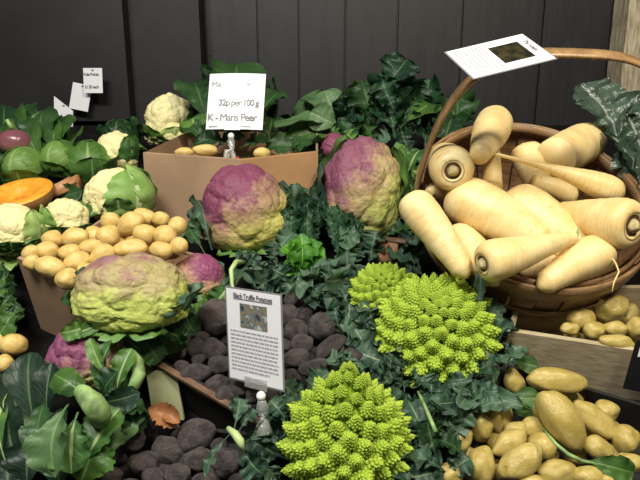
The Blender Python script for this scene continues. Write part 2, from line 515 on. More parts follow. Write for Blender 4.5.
GA = 'yellow new potatoes heaped in the cardboard tray'
A_ = [
 (52, 239, 10, 9, 10, 'yellow new potato at back left of tray, beside the frilly cauliflower leaves'),
 (75, 238, 15, 10, 8, 'oval yellow new potato at back left of tray, largest below the small cauliflower'),
 (31, 253, 9, 8, 0, 'small yellow new potato at the far left corner of the tray'),
 (47, 251, 12, 10, 0, 'round yellow new potato near the left corner of the tray'),
 (32, 263, 9, 8, 0, 'yellow new potato against the left front edge of the tray'),
 (50, 267, 17, 11, -15, 'long yellow new potato lying above the front cardboard panel'),
 (67, 279, 12, 11, 0, 'round yellow new potato lowest at the front panel of the tray'),
 (69, 252, 11, 8, 10, 'half hidden yellow new potato in the middle of the tray left half'),
 (77, 261, 13, 10, 15, 'yellow new potato just above the lowest round one'),
 (88, 272, 9, 11, 60, 'yellow new potato tucked against the wide purple and green cauliflower, left side'),
 (90, 247, 12, 8, 10, 'pinkish yellow new potato between two larger ones in the tray'),
 (102, 256, 14, 11, 40, 'yellow new potato standing at the upper left of the wide cauliflower'),
 (110, 221, 10, 9, 0, 'yellow new potato at the back of the tray beside the leaf-wrapped cauliflower'),
 (130, 224, 15, 11, 35, 'large yellow new potato on top of the heap at the back'),
 (144, 216, 12, 8, -20, 'yellow new potato topmost of the heap near the cardboard box'),
 (161, 219, 9, 8, 0, 'yellow new potato right of the topmost one by the cardboard box'),
 (108, 236, 12, 11, 0, 'round yellow new potato in the centre of the heap'),
 (145, 234, 12, 10, -5, 'yellow new potato with a bright highlight in the right half of tray'),
 (165, 236, 12, 11, -10, 'smooth round yellow new potato in the right half of tray'),
 (177, 226, 10, 9, 40, 'yellow new potato at the back right corner of the tray'),
 (130, 249, 18, 10, 5, 'longest yellow new potato directly above the wide cauliflower'),
 (161, 250, 12, 9, -15, 'yellow new potato directly above the right end of the wide cauliflower'),
 (179, 246, 9, 9, 0, 'yellow new potato at the right end touching the purple cauliflower leaves')]
for i, (x, y, a, b_, an, lb) in enumerate(A_): put_potato('potato', x, y, a, b_, an, .157, lb, GA, i)
rng = random.Random(3)
for i, (x, y) in enumerate([(60, 262), (88, 258), (118, 246), (120, 232), (148, 245), (95, 236), (62, 246), (40, 258), (150, 226), (172, 244), (116, 228), (136, 238)]):
    put_potato('potato', x, y, 11, 9, rng.uniform(-60, 60), .130, 'mostly hidden yellow new potato deep between the others in the tray', GA, i + 3)
for x, y, a, b_, an, lb in [(13, 345, 14, 12, 0, 'round orange yellow potato at the left edge below the cardboard tray'),
                            (2, 364, 12, 9, 20, 'orange yellow potato cut by the left edge beside the dark leaves'),
                            (-6, 343, 12, 11, 0, 'orange yellow potato mostly outside the left edge, under the tray')]:
    put_potato('potato', x, y, a, b_, an, .05, lb, 'loose yellow potatoes at the left edge', int(x) + 9)
for x, y, a, b_, an, lb in [(205, 150, 13, 6, 0, 'pale potato showing over the box edge left of its price sign'),
                            (262, 153, 9, 6, 0, 'small pale potato showing over the box edge right of its price sign'),
                            (184, 152, 10, 5, 0, 'pale potato at the box edge below the cream cauliflower')]:
    p = S(x, y, h) + Vector((0, .05, -.004)); s = mpp(p)
    q = at(x, y, depth(p)); o = put_potato('potato', x, y, a, b_, an, h, lb, 'pale potatoes in the cardboard box', int(x)); o.location = q

GT = 'dark potatoes in the wooden edged crate'
T_ = [
 (219, 317, 18, 21, 90, 'largest dark truffle potato, left of the printed card'),
 (214, 350, 13, 12, 0, 'dark potato against the left edge of the printed card, middle'),
 (221, 365, 12, 10, -10, 'dark potato against the lower left edge of the printed card'),
 (194, 348, 11, 9, 20, 'dark potato in the left half of the crate, behind the small knob'),
 (176, 352, 10, 9, 0, 'dark potato in the left corner of the crate by the hanging leaf'),
 (198, 360, 8, 6, 30, 'tiny dark potato knob in the left half of the crate'),
 (196, 373, 15, 9, -5, 'long dark potato along the front rim, left end'),
 (216, 385, 14, 9, 20, 'dark potato along the front rim, below the card corner'),
 (225, 395, 9, 9, 0, 'small round dark potato lowest at the front rim'),
 (240, 389, 12, 10, 0, 'dark potato beneath the bottom edge of the card'),
 (200, 338, 10, 7, 0, 'dark potato behind the left rows, under the largest one'),
 (182, 367, 9, 7, -20, 'dark potato at the left front corner of the crate'),
 (255, 396, 10, 9, 0, 'dark potato behind the clear card clip'),
 (286, 316, 12, 11, 0, 'dark potato against the right edge of the printed card, top'),
 (296, 330, 13, 11, 10, 'round dark potato right of the card picture'),
 (293, 299, 9, 8, 0, 'reddish dark potato at the back, under the curly leaves'),
 (322, 326, 14, 15, 0, 'large dark potato in the middle right of the crate'),
 (301, 344, 12, 10, 0, 'dark potato in the second row right of the card'),
 (295, 359, 16, 10, 8, 'long dark potato right of the card text'),
 (330, 347, 20, 9, 40, 'long knobbly dark potato lying diagonally at the right'),
 (314, 368, 16, 9, 15, 'dark potato just above the leaves of the front green romanesco'),
 (289, 378, 12, 9, 0, 'dark potato at the lower right corner of the card'),
 (353, 356, 10, 8, 0, 'dark potato at the right end beside the romanesco leaves'),
 (284, 345, 8, 7, 0, 'small dark potato half behind the right edge of the card')]
for i, (x, y, a, b_, an, lb) in enumerate(T_): put_potato('truffle', x, y, a, b_, an, .075 if i else .088, lb, GT, i)
for i, (x, y) in enumerate([(186, 357), (206, 365), (230, 378), (236, 360), (260, 380), (308, 333), (310, 355), (338, 335), (278, 330), (270, 395), (342, 362), (228, 338), (250, 350), (268, 365), (305, 312), (190, 340), (208, 330), (330, 310), (344, 322)]):
    put_potato('truffle', x, y, 11, 9, rng.uniform(-60, 60), .05, 'mostly hidden dark potato deep between the others in the crate', GT, i + 2)
GF = 'dark potatoes in the front heap'
F_ = [
 (197, 436, 19, 16, 25, 'largest smooth dark potato in front of the crate side'),
 (168, 451, 16, 13, -50, 'shiny dark potato in the middle of the front heap'),
 (143, 463, 15, 12, 0, 'rounded dark potato at left of the front heap'),
 (155, 429, 14, 12, -30, 'dark potato at the back of the front heap below the orange flap'),
 (134, 440, 13, 11, 0, 'dark potato in shade beside the green leaf tip'),
 (198, 459, 14, 11, 15, 'brownish dark potato below the largest smooth one'),
 (178, 474, 14, 10, 10, 'dark potato at the bottom edge with a brown patch'),
 (110, 476, 13, 9, 10, 'dark potato lowest at left by the broad green leaves'),
 (154, 477, 12, 9, 0, 'small dark potato at the bottom edge, middle of the front heap'),
 (226, 463, 14, 14, 90, 'rough dark potato behind the ragged leaf'),
 (219, 446, 9, 8, 0, 'small dark potato between the crate and the ragged leaf'),
 (205, 482, 14, 9, 0, 'dark potato cut off by the bottom edge, right of the front heap'),
 (128, 488, 13, 9, 0, 'dark potato cut off by the bottom edge at left'),
 (240, 484, 13, 10, 0, 'dark potato cut off by the bottom edge beside the front romanesco leaves')]
for i, (x, y, a, b_, an, lb) in enumerate(F_): put_potato('truffle', x, y, a, b_, an, .04, lb, GF, i + 1)
for i, (x, y) in enumerate([(120, 455), (180, 440), (215, 475), (165, 468), (185, 463)]):
    put_potato('truffle', x, y, 11, 9, rng.uniform(-60, 60), .022, 'mostly hidden dark potato low in the front heap', GF, i)
GG = 'large waxy potatoes at lower right'
G_ = [
 (514, 381, 14, 10, -60, 'yellow potato upright beside the romanesco leaves, topmost at left'),
 (558, 381, 31, 13, -8, 'long yellow potato lying against the pale front board'),
 (482, 428, 15, 11, 90, 'upright yellow potato at left among the blue green leaves'),
 (499, 415, 18, 12, 80, 'upright yellow potato with dark leaf shadow, second from the left'),
 (459, 439, 14, 12, 40, 'yellow potato furthest left, half under the curly leaves'),
 (481, 465, 19, 14, 88, 'upright bright yellow potato with dark speck at the bottom edge'),
 (509, 443, 20, 12, 25, 'oblong yellow potato lying left of the centre of the heap'),
 (521, 462, 24, 15, 25, 'large pale yellow potato at the bottom, left of the leaf stem'),
 (563, 422, 36, 18, -58, 'biggest yellow potato standing diagonally in the middle of the heap'),
 (593, 420, 25, 14, -40, 'long yellow potato right of the biggest one'),
 (606, 411, 12, 11, 0, 'small round yellow potato highest at the right'),
 (626, 439, 14, 14, 0, 'round yellow potato at the far right with dark eyes'),
 (599, 448, 17, 11, -30, 'yellow potato above the loose green leaf'),
 (557, 472, 20, 12, 5, 'yellow potato at the bottom edge under the leaf stem'),
 (541, 447, 13, 14, 0, 'yellow potato crossed by the green leaf stem'),
 (588, 476, 15, 10, 0, 'yellow potato at the bottom edge beneath the loose leaf'),
 (630, 462, 14, 9, -10, 'yellow potato at the right edge below the round one'),
 (516, 430, 12, 8, 0, 'small yellow potato deep in the middle left of the heap'),
 (533, 428, 14, 11, 0, 'yellow potato left of the biggest one, near the leaf stem top'),
 (612, 484, 15, 10, 0, 'yellow potato cut off by the bottom edge at far right'),
 (450, 474, 14, 11, 20, 'yellow potato at the bottom edge, half under romanesco leaves'),
 (534, 484, 15, 9, 0, 'yellow potato cut off by the bottom edge, middle of the heap')]
hG = {1: .085, 8: .085, 9: .07, 7: .075, 6: .07}
for i, (x, y, a, b_, an, lb) in enumerate(G_): put_potato('waxy', x, y, a, b_, an, hG.get(i, .062), lb, GG, i)
for i, (x, y) in enumerate([(498, 440), (525, 445), (575, 455), (610, 430), (540, 412), (585, 440), (500, 470), (548, 455), (530, 405), (615, 455), (468, 455), (570, 400)]):
    put_potato('waxy', x, y, 13, 10, rng.uniform(-60, 60), .035, 'mostly hidden yellow potato deep in the lower right heap', GG, i + 2)
GH = 'small potatoes in the pale wooden crate'
H_ = [
 (611, 309, 17, 13, 10, 'largest yellow potato in the pale crate, under the hanging root'),
 (637, 328, 11, 11, 0, 'round yellow potato at the right edge above the black price card'),
 (594, 330, 11, 9, 0, 'small yellow potato behind the pale board, left of centre'),
 (615, 329, 12, 8, 0, 'yellow potato behind the pale board, right of the small one'),
 (616, 342, 17, 8, -5, 'flat yellow potato along the top of the pale board'),
 (581, 319, 14, 11, 0, 'yellow potato in shade under the basket side'),
 (570, 329, 10, 7, 0, 'small yellow potato at the left, close under the basket')]
for i, (x, y, a, b_, an, lb) in enumerate(H_): put_potato('waxy', x, y, a, b_, an, .10, lb, GH, i + 3)
for i, (x, y) in enumerate([(600, 320), (628, 340), (590, 340), (628, 315), (575, 335)]):
    put_potato('waxy', x, y, 12, 10, rng.uniform(-60, 60), .07, 'mostly hidden yellow potato deep in the pale wooden crate', GH, i + 2)


# ---------------------------------------------------------------- leaves
def leaf_bm(L, W, arch=.15, cup=.2, ruf=.12, freq=5, lobe=.1, lfreq=9, bump=.0, stalk=.12, wide=.55, twist=0, seed=0, nt=26, ns=14, tipc=.0):
    """x along the leaf, y across, z its normal"""
    rng = random.Random(seed); bm = bmesh.new(); uvl = bm.loops.layers.uv.new('uv')
    ph = [rng.uniform(0, 6.28) for _ in range(6)]; off = Vector((seed * 3.1, seed * 1.3, 7)); fr = freq * rng.uniform(.85, 1.15)
    rows = []
    for i in range(nt + 1):
        t = i / nt; row = []
        tt = max(0, (t - stalk) / (1 - stalk))
        e = wide / (1 - wide) if wide < 1 else 1
        prof = (tt ** (.9 * e)) * ((1 - tt) ** .55) if tt > 0 else 0
        mx = ((.9 * e) / (.9 * e + .55)) ** (.9 * e) * (.55 / (.9 * e + .55)) ** .55
        prof = prof / mx
        w0 = W * .5 * max(prof, .07 * (1 - tt))
        for j in range(ns + 1):
            s = -1 + 2 * j / ns; sd = 0 if s < 0 else 1; a = abs(s)
            lw = 1 + lobe * (.5 * sin(lfreq * t * 6.28 + ph[sd]) + 2.4 * noise.noise(Vector((t * lfreq * 1.7, sd * 9 + seed, 3)))+ 1.2 * noise.noise(Vector((t * lfreq * 4.5, sd * 9 + seed, 8)))) * a ** 2
            y = s * w0 * lw
            am = ruf * W * .5 * a ** 1.6 * min(1, prof * 1.6)
            z = am * (.6 * sin(fr * t * 6.28 + ph[sd]) + 1.6 * noise.noise(Vector((t * fr * 1.6, sd * 5 + a * .8, seed + 2))) + .8 * noise.noise(Vector((t * fr * 4, sd * 5, seed + 5))))
            z += cup * W * .5 * a * a * prof + arch * L * (4 * t * (1 - t)) * .5 - tipc * L * t * t
            z -= .02 * W * max(0, 1 - a * 8)
            z += bump * noise.noise(Vector((t * L * 60, y * 60, 0)) + off) + .03 * W * noise.noise(Vector((t * 3, s * 2, 0)) + off)
            x = t * L + am * (.15 if lobe < .05 else .9) * noise.noise(Vector((t * fr * 3, sd * 4, seed + 11)))
            if twist:
                q = twist * t; y, z = y * cos(q) - z * sin(q), y * sin(q) + z * cos(q)
            row.append((bm.verts.new((x, y, z)), (s * .5 + .5, t)))
        rows.append(row)
    for i in range(nt):
        for j in range(ns):
            q = (rows[i][j], rows[i + 1][j], rows[i + 1][j + 1], rows[i][j + 1])
            f = bm.faces.new([v for v, _ in q])
            for lp, (_, uv) in zip(f.loops, q): lp[uvl].uv = uv
    return bm


_seed = [100]


def nseed(): _seed[0] += 1; return _seed[0]


STY = {
 'plain': dict(arch=.2, cup=.15, ruf=.10, freq=2, lobe=.02, wide=.55),
 'cauli': dict(arch=.25, cup=.35, ruf=.22, freq=4, lobe=.06, lfreq=7, wide=.55, stalk=.12),
 'lobed': dict(arch=.25, cup=.3, ruf=.46, freq=4, lobe=.16, lfreq=4.3, wide=.6, stalk=.18, nt=44, ns=14),
 'curly': dict(arch=.12, cup=.1, ruf=.60, freq=4, lobe=.20, lfreq=7, wide=.5, stalk=.05, bump=.006, nt=72, ns=18),
 'savoy': dict(arch=.15, cup=.2, ruf=.14, freq=5, lobe=.05, lfreq=9, wide=.55, bump=.006, nt=60, ns=44),
}


def orient(a, b, roll=0, nref=None):
    X = (b - a).normalized(); n0 = nref or (-FW * .8 + Vector((0, 0, 1)) * .6)
    Z = (n0 - X * X.dot(n0)).normalized(); Y = Z.cross(X)
    if roll:
        r = radians(roll); Y, Z = Y * cos(r) + Z * sin(r), Z * cos(r) - Y * sin(r)
    m_ = Matrix((X, Y, Z)).transposed().to_4x4(); m_.translation = a
    return m_


def leaf(parent, mat, b0, b1, wpx, sty='plain', roll=0, name='leaf', nref=None, more=True, **kw):
    """b0, b1: (px, py, h) of the leaf base and tip, or points"""
    a = S(*b0) if isinstance(b0, tuple) else b0; c = S(*b1) if isinstance(b1, tuple) else b1
    W = wpx * mpp((a + c) / 2); k = dict(STY[sty]); k.update(kw)
    rg = random.Random(_seed[0] * 7 + 1); k.setdefault('twist', rg.uniform(-.7, .7)); roll += rg.uniform(-22, 22); k['arch'] = k['arch'] * rg.uniform(.5, 1.6)
    bm = leaf_bm((c - a).length, W, seed=nseed(), **k)
    if sty == 'lobed' and mat in ('blue', 'kale') and name == 'leaf' and more:
        for q in range(2):
            J = lambda z: Vector((rg.uniform(-z, z), rg.uniform(-z, z), rg.uniform(-z, z)))
            L = (c - a).length; a2 = a.lerp(c, rg.uniform(0, .4)) + J(.25 * L); c2 = a2 + (c - a) * rg.uniform(.5, .8) + J(.45 * L) + SN * .1 * L
            k2 = dict(k); k2['twist'] = rg.uniform(-1, 1); k2['ruf'] = .6; k2['cup'] = rg.uniform(.1, .7)
            link(name, leaf_bm((c2 - a2).length, W * rg.uniform(.6, .9), seed=nseed(), **k2), M[mat], parent, orient(a2, c2, rg.uniform(-40, 40), nref))
    return link(name, bm, M[mat] if isinstance(mat, str) else mat, parent, orient(a, c, roll, nref))


def wrap_leaf(parent, mat, c, R, az, span=70, t0=-70, t1=40, flare=.25, ruf=.05, freq=4, lobe=.05, axis=None, sq=(1, 1, 1), name='leaf', rr=1.03, rib=True):
    """leaf hugging a ball: latitude t0..t1 (degrees), azimuth az +- span/2; flares outward towards its tip"""
    sd = nseed(); rng = random.Random(sd); bm = bmesh.new(); uvl = bm.loops.layers.uv.new('uv'); nt, ns = 24, 16
    ax = (axis or Vector((0, 0, 1))).normalized(); Q = Vector((0, 0, 1)).rotation_difference(ax).to_matrix()
    ph = [rng.uniform(0, 6.28) for _ in range(4)]; rows = []
    for i in range(nt + 1):
        t = i / nt; la = radians(t0 + (t1 - t0) * t)
        prof = min(1, (.35 + 1.3 * t)) * (max(0, 1 - t) ** .35 if t > .6 else (.4 ** .35) + (1 - .4 ** .35) * (0 if t > .6 else 0)) / (.4 ** .35) if t > .6 else min(1, .35 + 1.3 * t)
        row = []
        for j in range(ns + 1):
            s = -1 + 2 * j / ns; a = abs(s); k = 0 if s < 0 else 1
            lw = 1 + lobe * sin(7 * t * 6.28 + ph[k]) * a
            azz = radians(az + s * span * .5 * prof * lw / max(.35, cos(la) ** .5))
            r = R * (rr + flare * t ** 2.2 * (1 + .3 * a) + ruf * a ** 1.5 * sin(freq * t * 6.28 + ph[k]) + ruf * .6 * sin(freq * 1.7 * s + ph[2]) * t)
            if rib: r += R * .05 * max(0, 1 - a * 5) * (1 - t)
            r += R * .02 * noise.noise(Vector((t * 4, s * 3, sd)))
            p = Vector((cos(azz) * cos(la), sin(azz) * cos(la), sin(la))) * r
            p = Q @ p; p = Vector((p.x * sq[0], p.y * sq[1], p.z * sq[2]))
            row.append((bm.verts.new(p + c), (s * .5 + .5, t)))
        rows.append(row)
    for i in range(nt):
        for j in range(ns):
            q = (rows[i][j], rows[i][j + 1], rows[i + 1][j + 1], rows[i + 1][j])
            f = bm.faces.new([v for v, _ in q])
            for lp, (_, uv) in zip(f.loops, q): lp[uvl].uv = uv
    return link(name, bm, M[mat], parent)


# ---------------------------------------------------------------- cauliflowers
def curd(parent, c, rx, ry, rz, mat, seed, big=.10, small=.035, sub=6, fb=2.2, fs=8.0):
    bm = bmesh.new(); bmesh.ops.create_icosphere(bm, subdivisions=sub, radius=1)
    off = Vector((seed * 5.1, seed * 2.3, seed))
    for v in bm.verts:
        p = v.co.copy(); w_ = p + .25 * Vector((noise.noise(p * 2 + off), noise.noise(p * 2 - off), noise.noise(p * 2 + off * 2)))
        d1 = noise.voronoi(w_ * fb + off)[0][0]; d2 = noise.voronoi(w_ * fs + off)[0][0]
        d3 = noise.voronoi(w_ * fs * 2.3 + off)[0][0]
        s = 1 + big * (.6 - d1 ** 1.6 * 1.3) + small * (.5 - d2 * 1.2) + small * .4 * (.5 - d3) + .05 * noise.noise(p * 1.3 + off)
        q = p * s; wd = 1 + .28 * max(0, -p.z); v.co = Vector((q.x * rx * wd, q.y * ry * wd, q.z * rz))
    return link('curd', bm, mat, parent, Matrix.Translation(c))


def cauliflower(px, py, rx, rz, h, label, mat, seed, leaves, name='cauliflower', big=.10, small=.035, fb=2.2, fs=8, cy=None, group=None, flat=.9):
    c = S(px, py, h); s = mpp(c); RX, RZ = rx * s, rz * s; RY = (RX + RZ) / 2 * flat
    t = thing(name, label, 'cauliflower', c - Vector((0, 0, RZ)), group)
    curd(t, c, RX, RY, RZ, mat, seed, big, small, fb=fb, fs=fs)
    for L in leaves:
        kw = dict(L); m_ = kw.pop('m'); az = kw.pop('az')
        kw.setdefault('sq', (RX / RZ, RY / RZ, 1))
        wrap_leaf(t, m_, c, RZ, az, **kw)
    return t, c


def ring(m, azs, **kw): return [dict(m=m, az=a, **kw) for a in azs]


cm = {}
cm['cream'] = curdmat('cream_curd', CREAM, (.78, .70, .36), (.70, .66, .28), (0, 0, 1), 0, .9)
# azimuth: 0 = right, 180 = left, -90 = towards the viewer, 90 = towards the wall
tW, c = cauliflower(170, 122, 25, 27, .10, 'cream cauliflower in front of the black column, green leaf on its right', cm['cream'], 1,
    ring('pale', (-25, -70), span=75, t0=-70, t1=-5, flare=.10) + ring('cauli', (5,), span=100, t0=-60, t1=35, flare=.08) + ring('cauli', (60, 120, 200, -130), span=80, t0=-70, t1=0, flare=.3), big=.14)
tW, c = cauliflower(116, 153, 20, 21, .125, 'small cream cauliflower between the round cabbage and the cardboard box', cm['cream'], 2,
    ring('cauli', (0, -30), span=80, t0=-60, t1=40, flare=.25) + ring('pale', (-80,), span=70, t0=-80, t1=-35, flare=.3) + ring('cauli', (180,), span=60, t0=-70, t1=-20, flare=.3), big=.14)
leaf(tW, 'cauli', (125, 160, .09), (147, 150, .11), 24, 'cauli')
tW, c = cauliflower(118, 195, 31, 26, .125, 'cauliflower wrapped in pale veined leaves behind the yellow potatoes', cm['cream'], 3,
    ring('pale', (-40,), span=110, t0=-70, t1=62, flare=.03, rr=1.13) + ring('pale', (10,), span=110, t0=-70, t1=75, flare=.02, rr=1.17) + ring('pale', (60,), span=100, t0=-70, t1=60, flare=.05, rr=1.2)
    + ring('cauli', (-75,), span=60, t0=-70, t1=5, flare=.2), big=.14)
tW, c = cauliflower(66, 217, 21, 18, .12, 'small cream cauliflower half hidden behind the potato tray, left of the wrapped one', cm['cream'], 4,
    ring('pale', (190, 230), span=70, t0=-60, t1=35, flare=.2) + ring('cauli', (-90, -30), span=70, t0=-60, t1=-10, flare=.3), big=.14)
leaf(tW, 'cauli', (88, 222, .10), (84, 200, .12), 20, 'lobed'); leaf(tW, 'cauli', (86, 224, .10), (98, 204, .12), 18, 'lobed')
tW, c = cauliflower(12, 230, 30, 26, .115, 'large cream cauliflower at the left edge below the cut squash', cm['cream'], 5,
    ring('pale', (-15,), span=70, t0=-60, t1=45, flare=.12) + ring('cauli', (-35, -70, -110, 20), span=75, t0=-70, t1=-5, flare=.35, ruf=.12, freq=6, lobe=.12), big=.12)
for q in range(9):
    leaf(tW, 'darkleaf' if q % 2 else 'spring', (4 + q * 2, 262 + q * 6, .08), (-10 + (q * 7) % 24, 288 + q * 6, .06), 28, 'cauli')
for q in range(5):
    leaf(tW, 'cauli' if q % 2 else 'pale', (12 + q * 6, 250 - q * 3, .07), (2 + q * 10, 268 - q * 6, .075), 20, 'lobed', ruf=.4)

cm['p1'] = curdmat('purple_curd_round', PU, PM, (.55, .52, .14), (-.55, -.1, .8), .0, .5, .087)
tP, c = cauliflower(244, 209, 43, 43, .10, 'vivid purple cauliflower below the price sign, in front of the cardboard box', cm['p1'], 11,
    ring('blue', (165, 190), span=55, t0=-70, t1=0, flare=.22, ruf=.1, lobe=.1) + ring('blue', (10, 45), span=60, t0=-60, t1=25, flare=.25, ruf=.1, lobe=.12) + ring('cauli', (-60, -100), span=60, t0=-80, t1=-35, flare=.3, ruf=.1),
    'purple_cauliflower', big=.10, small=.03, fs=10)
for b0, b1, w_, m_ in [((212, 250, .07), (196, 200, .11), 26, 'blue'), ((205, 255, .06), (188, 225, .08), 24, 'darkleaf'), ((275, 200, .09), (268, 166, .12), 24, 'blue'),
                       ((290, 215, .09), (262, 172, .12), 22, 'blue'), ((296, 222, .08), (276, 196, .12), 24, 'cauli'), ((275, 262, .07), (292, 232, .10), 22, 'blue'), ((258, 262, .05), (225, 300, .08), 18, 'blue')]:
    leaf(tP, m_, b0, b1, w_, 'lobed', more=False)
bm = bmesh.new(); pts = [S(244, 262, .085), S(236, 262, .105), S(231, 270, .11), S(232, 284, .105), S(234, 292, .10)]
tube(bm, pts, [.004, .0045, .004, .003, .002], 8); link('stalk', bm, M['stalkpale'], tP)

cm['p2'] = curdmat('purple_curd_gold', (.22, .07, .12), (.38, .27, .14), (.48, .50, .14), (-.75, -.2, .7), .25, .6, .085)
tP, c = cauliflower(362, 190, 41, 49, .11, 'purple and gold cauliflower in the centre, left of the basket', cm['p2'], 12,
    ring('cauli', (-10, 25), span=55, t0=-70, t1=45, flare=.2, ruf=.08, lobe=.1) + ring('blue', (150, 185), span=60, t0=-60, t1=30, flare=.1) + ring('cauli', (95, 130), span=70, t0=-50, t1=60, flare=.12) + ring('blue', (-50, -100), span=60, t0=-80, t1=-40, flare=.3),
    'purple_cauliflower', big=.13, small=.04, fs=9)
for b0, b1, w_, m_ in [((404, 190, .1), (420, 150, .13), 24, 'cauli'), ((402, 180, .1), (412, 200, .12), 26, 'cauli'), ((360, 150, .15), (343, 132, .19), 18, 'cauli'), ((372, 150, .15), (390, 136, .19), 18, 'blue'), ((380, 240, .06), (412, 228, .08), 22, 'darkleaf'),
                       ((325, 175, .10), (318, 150, .14), 20, 'blue'), ((395, 225, .07), (420, 200, .09), 26, 'darkleaf'), ((404, 170, .12), (425, 175, .12), 24, 'cauli')]:
    leaf(tP, m_, b0, b1, w_, 'lobed', more=False)

cm['p3'] = curdmat('purple_curd_wide', (.27, .13, .13), (.38, .32, .14), (.48, .55, .13), (-.1, .1, .9), .32, .45, .075)
tP, c = cauliflower(130, 292, 57, 38, .18, 'wide flat yellow green cauliflower with dull purple top, below the new potatoes', cm['p3'], 13,
    ring('blue', (-20, 20), span=55, t0=-60, t1=5, flare=.15, ruf=.1) + ring('cauli', (-150, -110, -60), span=55, t0=-80, t1=-40, flare=.25, ruf=.1) + ring('darkleaf', (175, 60), span=60, t0=-60, t1=0, flare=.1),
    'purple_cauliflower', big=.12, small=.04, fs=9, flat=.8)
for b0, b1, w_, m_ in [((178, 300, .11), (172, 345, .08), 30, 'darkleaf'), ((183, 305, .07), (160, 360, .06), 26, 'spring'), ((168, 318, .08), (196, 322, .09), 24, 'darkleaf'), ((95, 325, .15), (60, 333, .16), 18, 'cauli'), ((160, 322, .08), (150, 350, .07), 26, 'spring'), ((90, 264, .17), (81, 284, .16), 15, 'darkleaf')]:
    leaf(tP, m_, b0, b1, w_, 'cauli')
for b0, b1, w_, m_ in [((150, 330, .13), (186, 346, .10), 30, 'darkleaf'), ((165, 315, .14), (180, 352, .09), 28, 'spring'), ((140, 335, .13), (160, 362, .09), 26, 'darkleaf'), ((182, 308, .12), (196, 334, .10), 22, 'darkleaf'), ((120, 335, .13), (146, 352, .11), 22, 'spring')]:
    leaf(tP, m_, b0, b1, w_, 'cauli')

cm['p4'] = curdmat('purple_curd_small', (.24, .055, .14), (.45, .27, .17), (.50, .52, .15), (.35, -.2, .9), .15, .5, .06)
tP, c = cauliflower(199, 279, 25, 26, .085, 'small purple cauliflower between the wide one and the printed card', cm['p4'], 14,
    ring('pale', (-75, -35), span=60, t0=-80, t1=-15, flare=.10) + ring('cauli', (0,), span=60, t0=-60, t1=10, flare=.25) + ring('darkleaf', (60, 170), span=60, t0=-60, t1=20, flare=.2),
    'purple_cauliflower', big=.08)
leaf(tP, 'spring', (195, 320, .06), (200, 294, .10), 26, 'cauli'); leaf(tP, 'cauli', (214, 312, .06), (228, 286, .10), 24, 'cauli')

cm['p5'] = curdmat('purple_curd_leafy', (.22, .06, .13), (.34, .16, .17), (.58, .58, .20), (-.35, -.2, .6), .1, .4, .06)
tP, c = cauliflower(84, 357, 34, 31, .10, 'purple and cream cauliflower at lower left, wrapped in thick green leaves', cm['p5'], 15,
    ring('blue', (150,), span=55, t0=-70, t1=10, flare=.15), 'purple_cauliflower', big=.12)
for b0, b1, w_, m_, r_, k in [((100, 400, .10), (112, 340, .16), 24, 'cauli', 10, {}), ((118, 398, .10), (132, 348, .15), 24, 'cauli', -20, {}), ((128, 400, .08), (126, 340, .12), 18, 'cauli', 40, {}),
                           ((96, 404, .14), (54, 374, .165), 28, 'spring', 10, dict(cup=-.3, arch=.4)), ((66, 330, .12), (84, 320, .12), 12, 'cauli', 0, {}), ((110, 380, .13), (90, 338, .17), 15, 'cauli', 0, {}),
                           ((96, 405, .11), (140, 392, .12), 26, 'blue', 0, {}), ((104, 400, .12), (118, 372, .16), 30, 'darkleaf', 0, {}), ((84, 410, .1), (140, 372, .11), 26, 'darkleaf', 0, {}), ((60, 345, .13), (104, 322, .16), 14, 'cauli', 0, {})]:
    leaf(tP, m_, b0, b1, w_, 'cauli', r_, **k)
bm = bmesh.new(); tube(bm, [S(78, 388, .15), S(84, 394, .165), S(92, 402, .165), S(99, 412, .145), S(100, 418, .12)], [.007, .0105, .0135, .0140, .0130], 16)
bmesh.ops.scale(bm, vec=(1, 1, 1), verts=bm.verts); link('stalk', bm, M['rib'], tP)
bm = bmesh.new(); tube(bm, [S(134, 352, .13), S(138, 362, .135), S(139, 374, .13), S(134, 386, .12), S(127, 392, .11)], [.003, .0075, .009, .0075, .003], 12)
link('stalk', bm, M['rib'], tP)


# ---------------------------------------------------------------- cabbages and greens at the back
def cabbage(px, py, r, h, label, mat, name='cabbage', axis=None, n=7, core=True, group=None, mats=None, flare=.25, ruf=.07, seed=0, t1=60):
    c = S(px, py, h); R = r * mpp(c); t = thing(name, label, 'cabbage', c - Vector((0, 0, R * .95)), group)
    rng = random.Random(seed or px)
    if core:
        bm = bmesh.new(); bmesh.ops.create_icosphere(bm, subdivisions=4, radius=R * .93)
        for v in bm.verts: v.co *= 1 + .03 * noise.noise(v.co / R * 2 + Vector((px, 0, 0)))
        link('heart', bm, M[mats[0] if mats else mat], t, Matrix.Translation(c))
        for k in range(3): wrap_leaf(t, mats[0] if mats else mat, c, R, -90 + 120 * k + rng.uniform(-20, 20), span=150, t0=-60, t1=85, flare=0, ruf=.03, axis=axis, rr=.98 + .02 * k)
    for k in range(n):
        wrap_leaf(t, (mats[1] if mats else mat), c, R, 360 / n * k + rng.uniform(-15, 15), span=rng.uniform(75, 105), t0=-70, t1=rng.uniform(.4, 1) * t1, flare=flare * rng.uniform(.6, 1.4), ruf=ruf, freq=3, lobe=.05, axis=axis, rr=1.05)
    return t, c


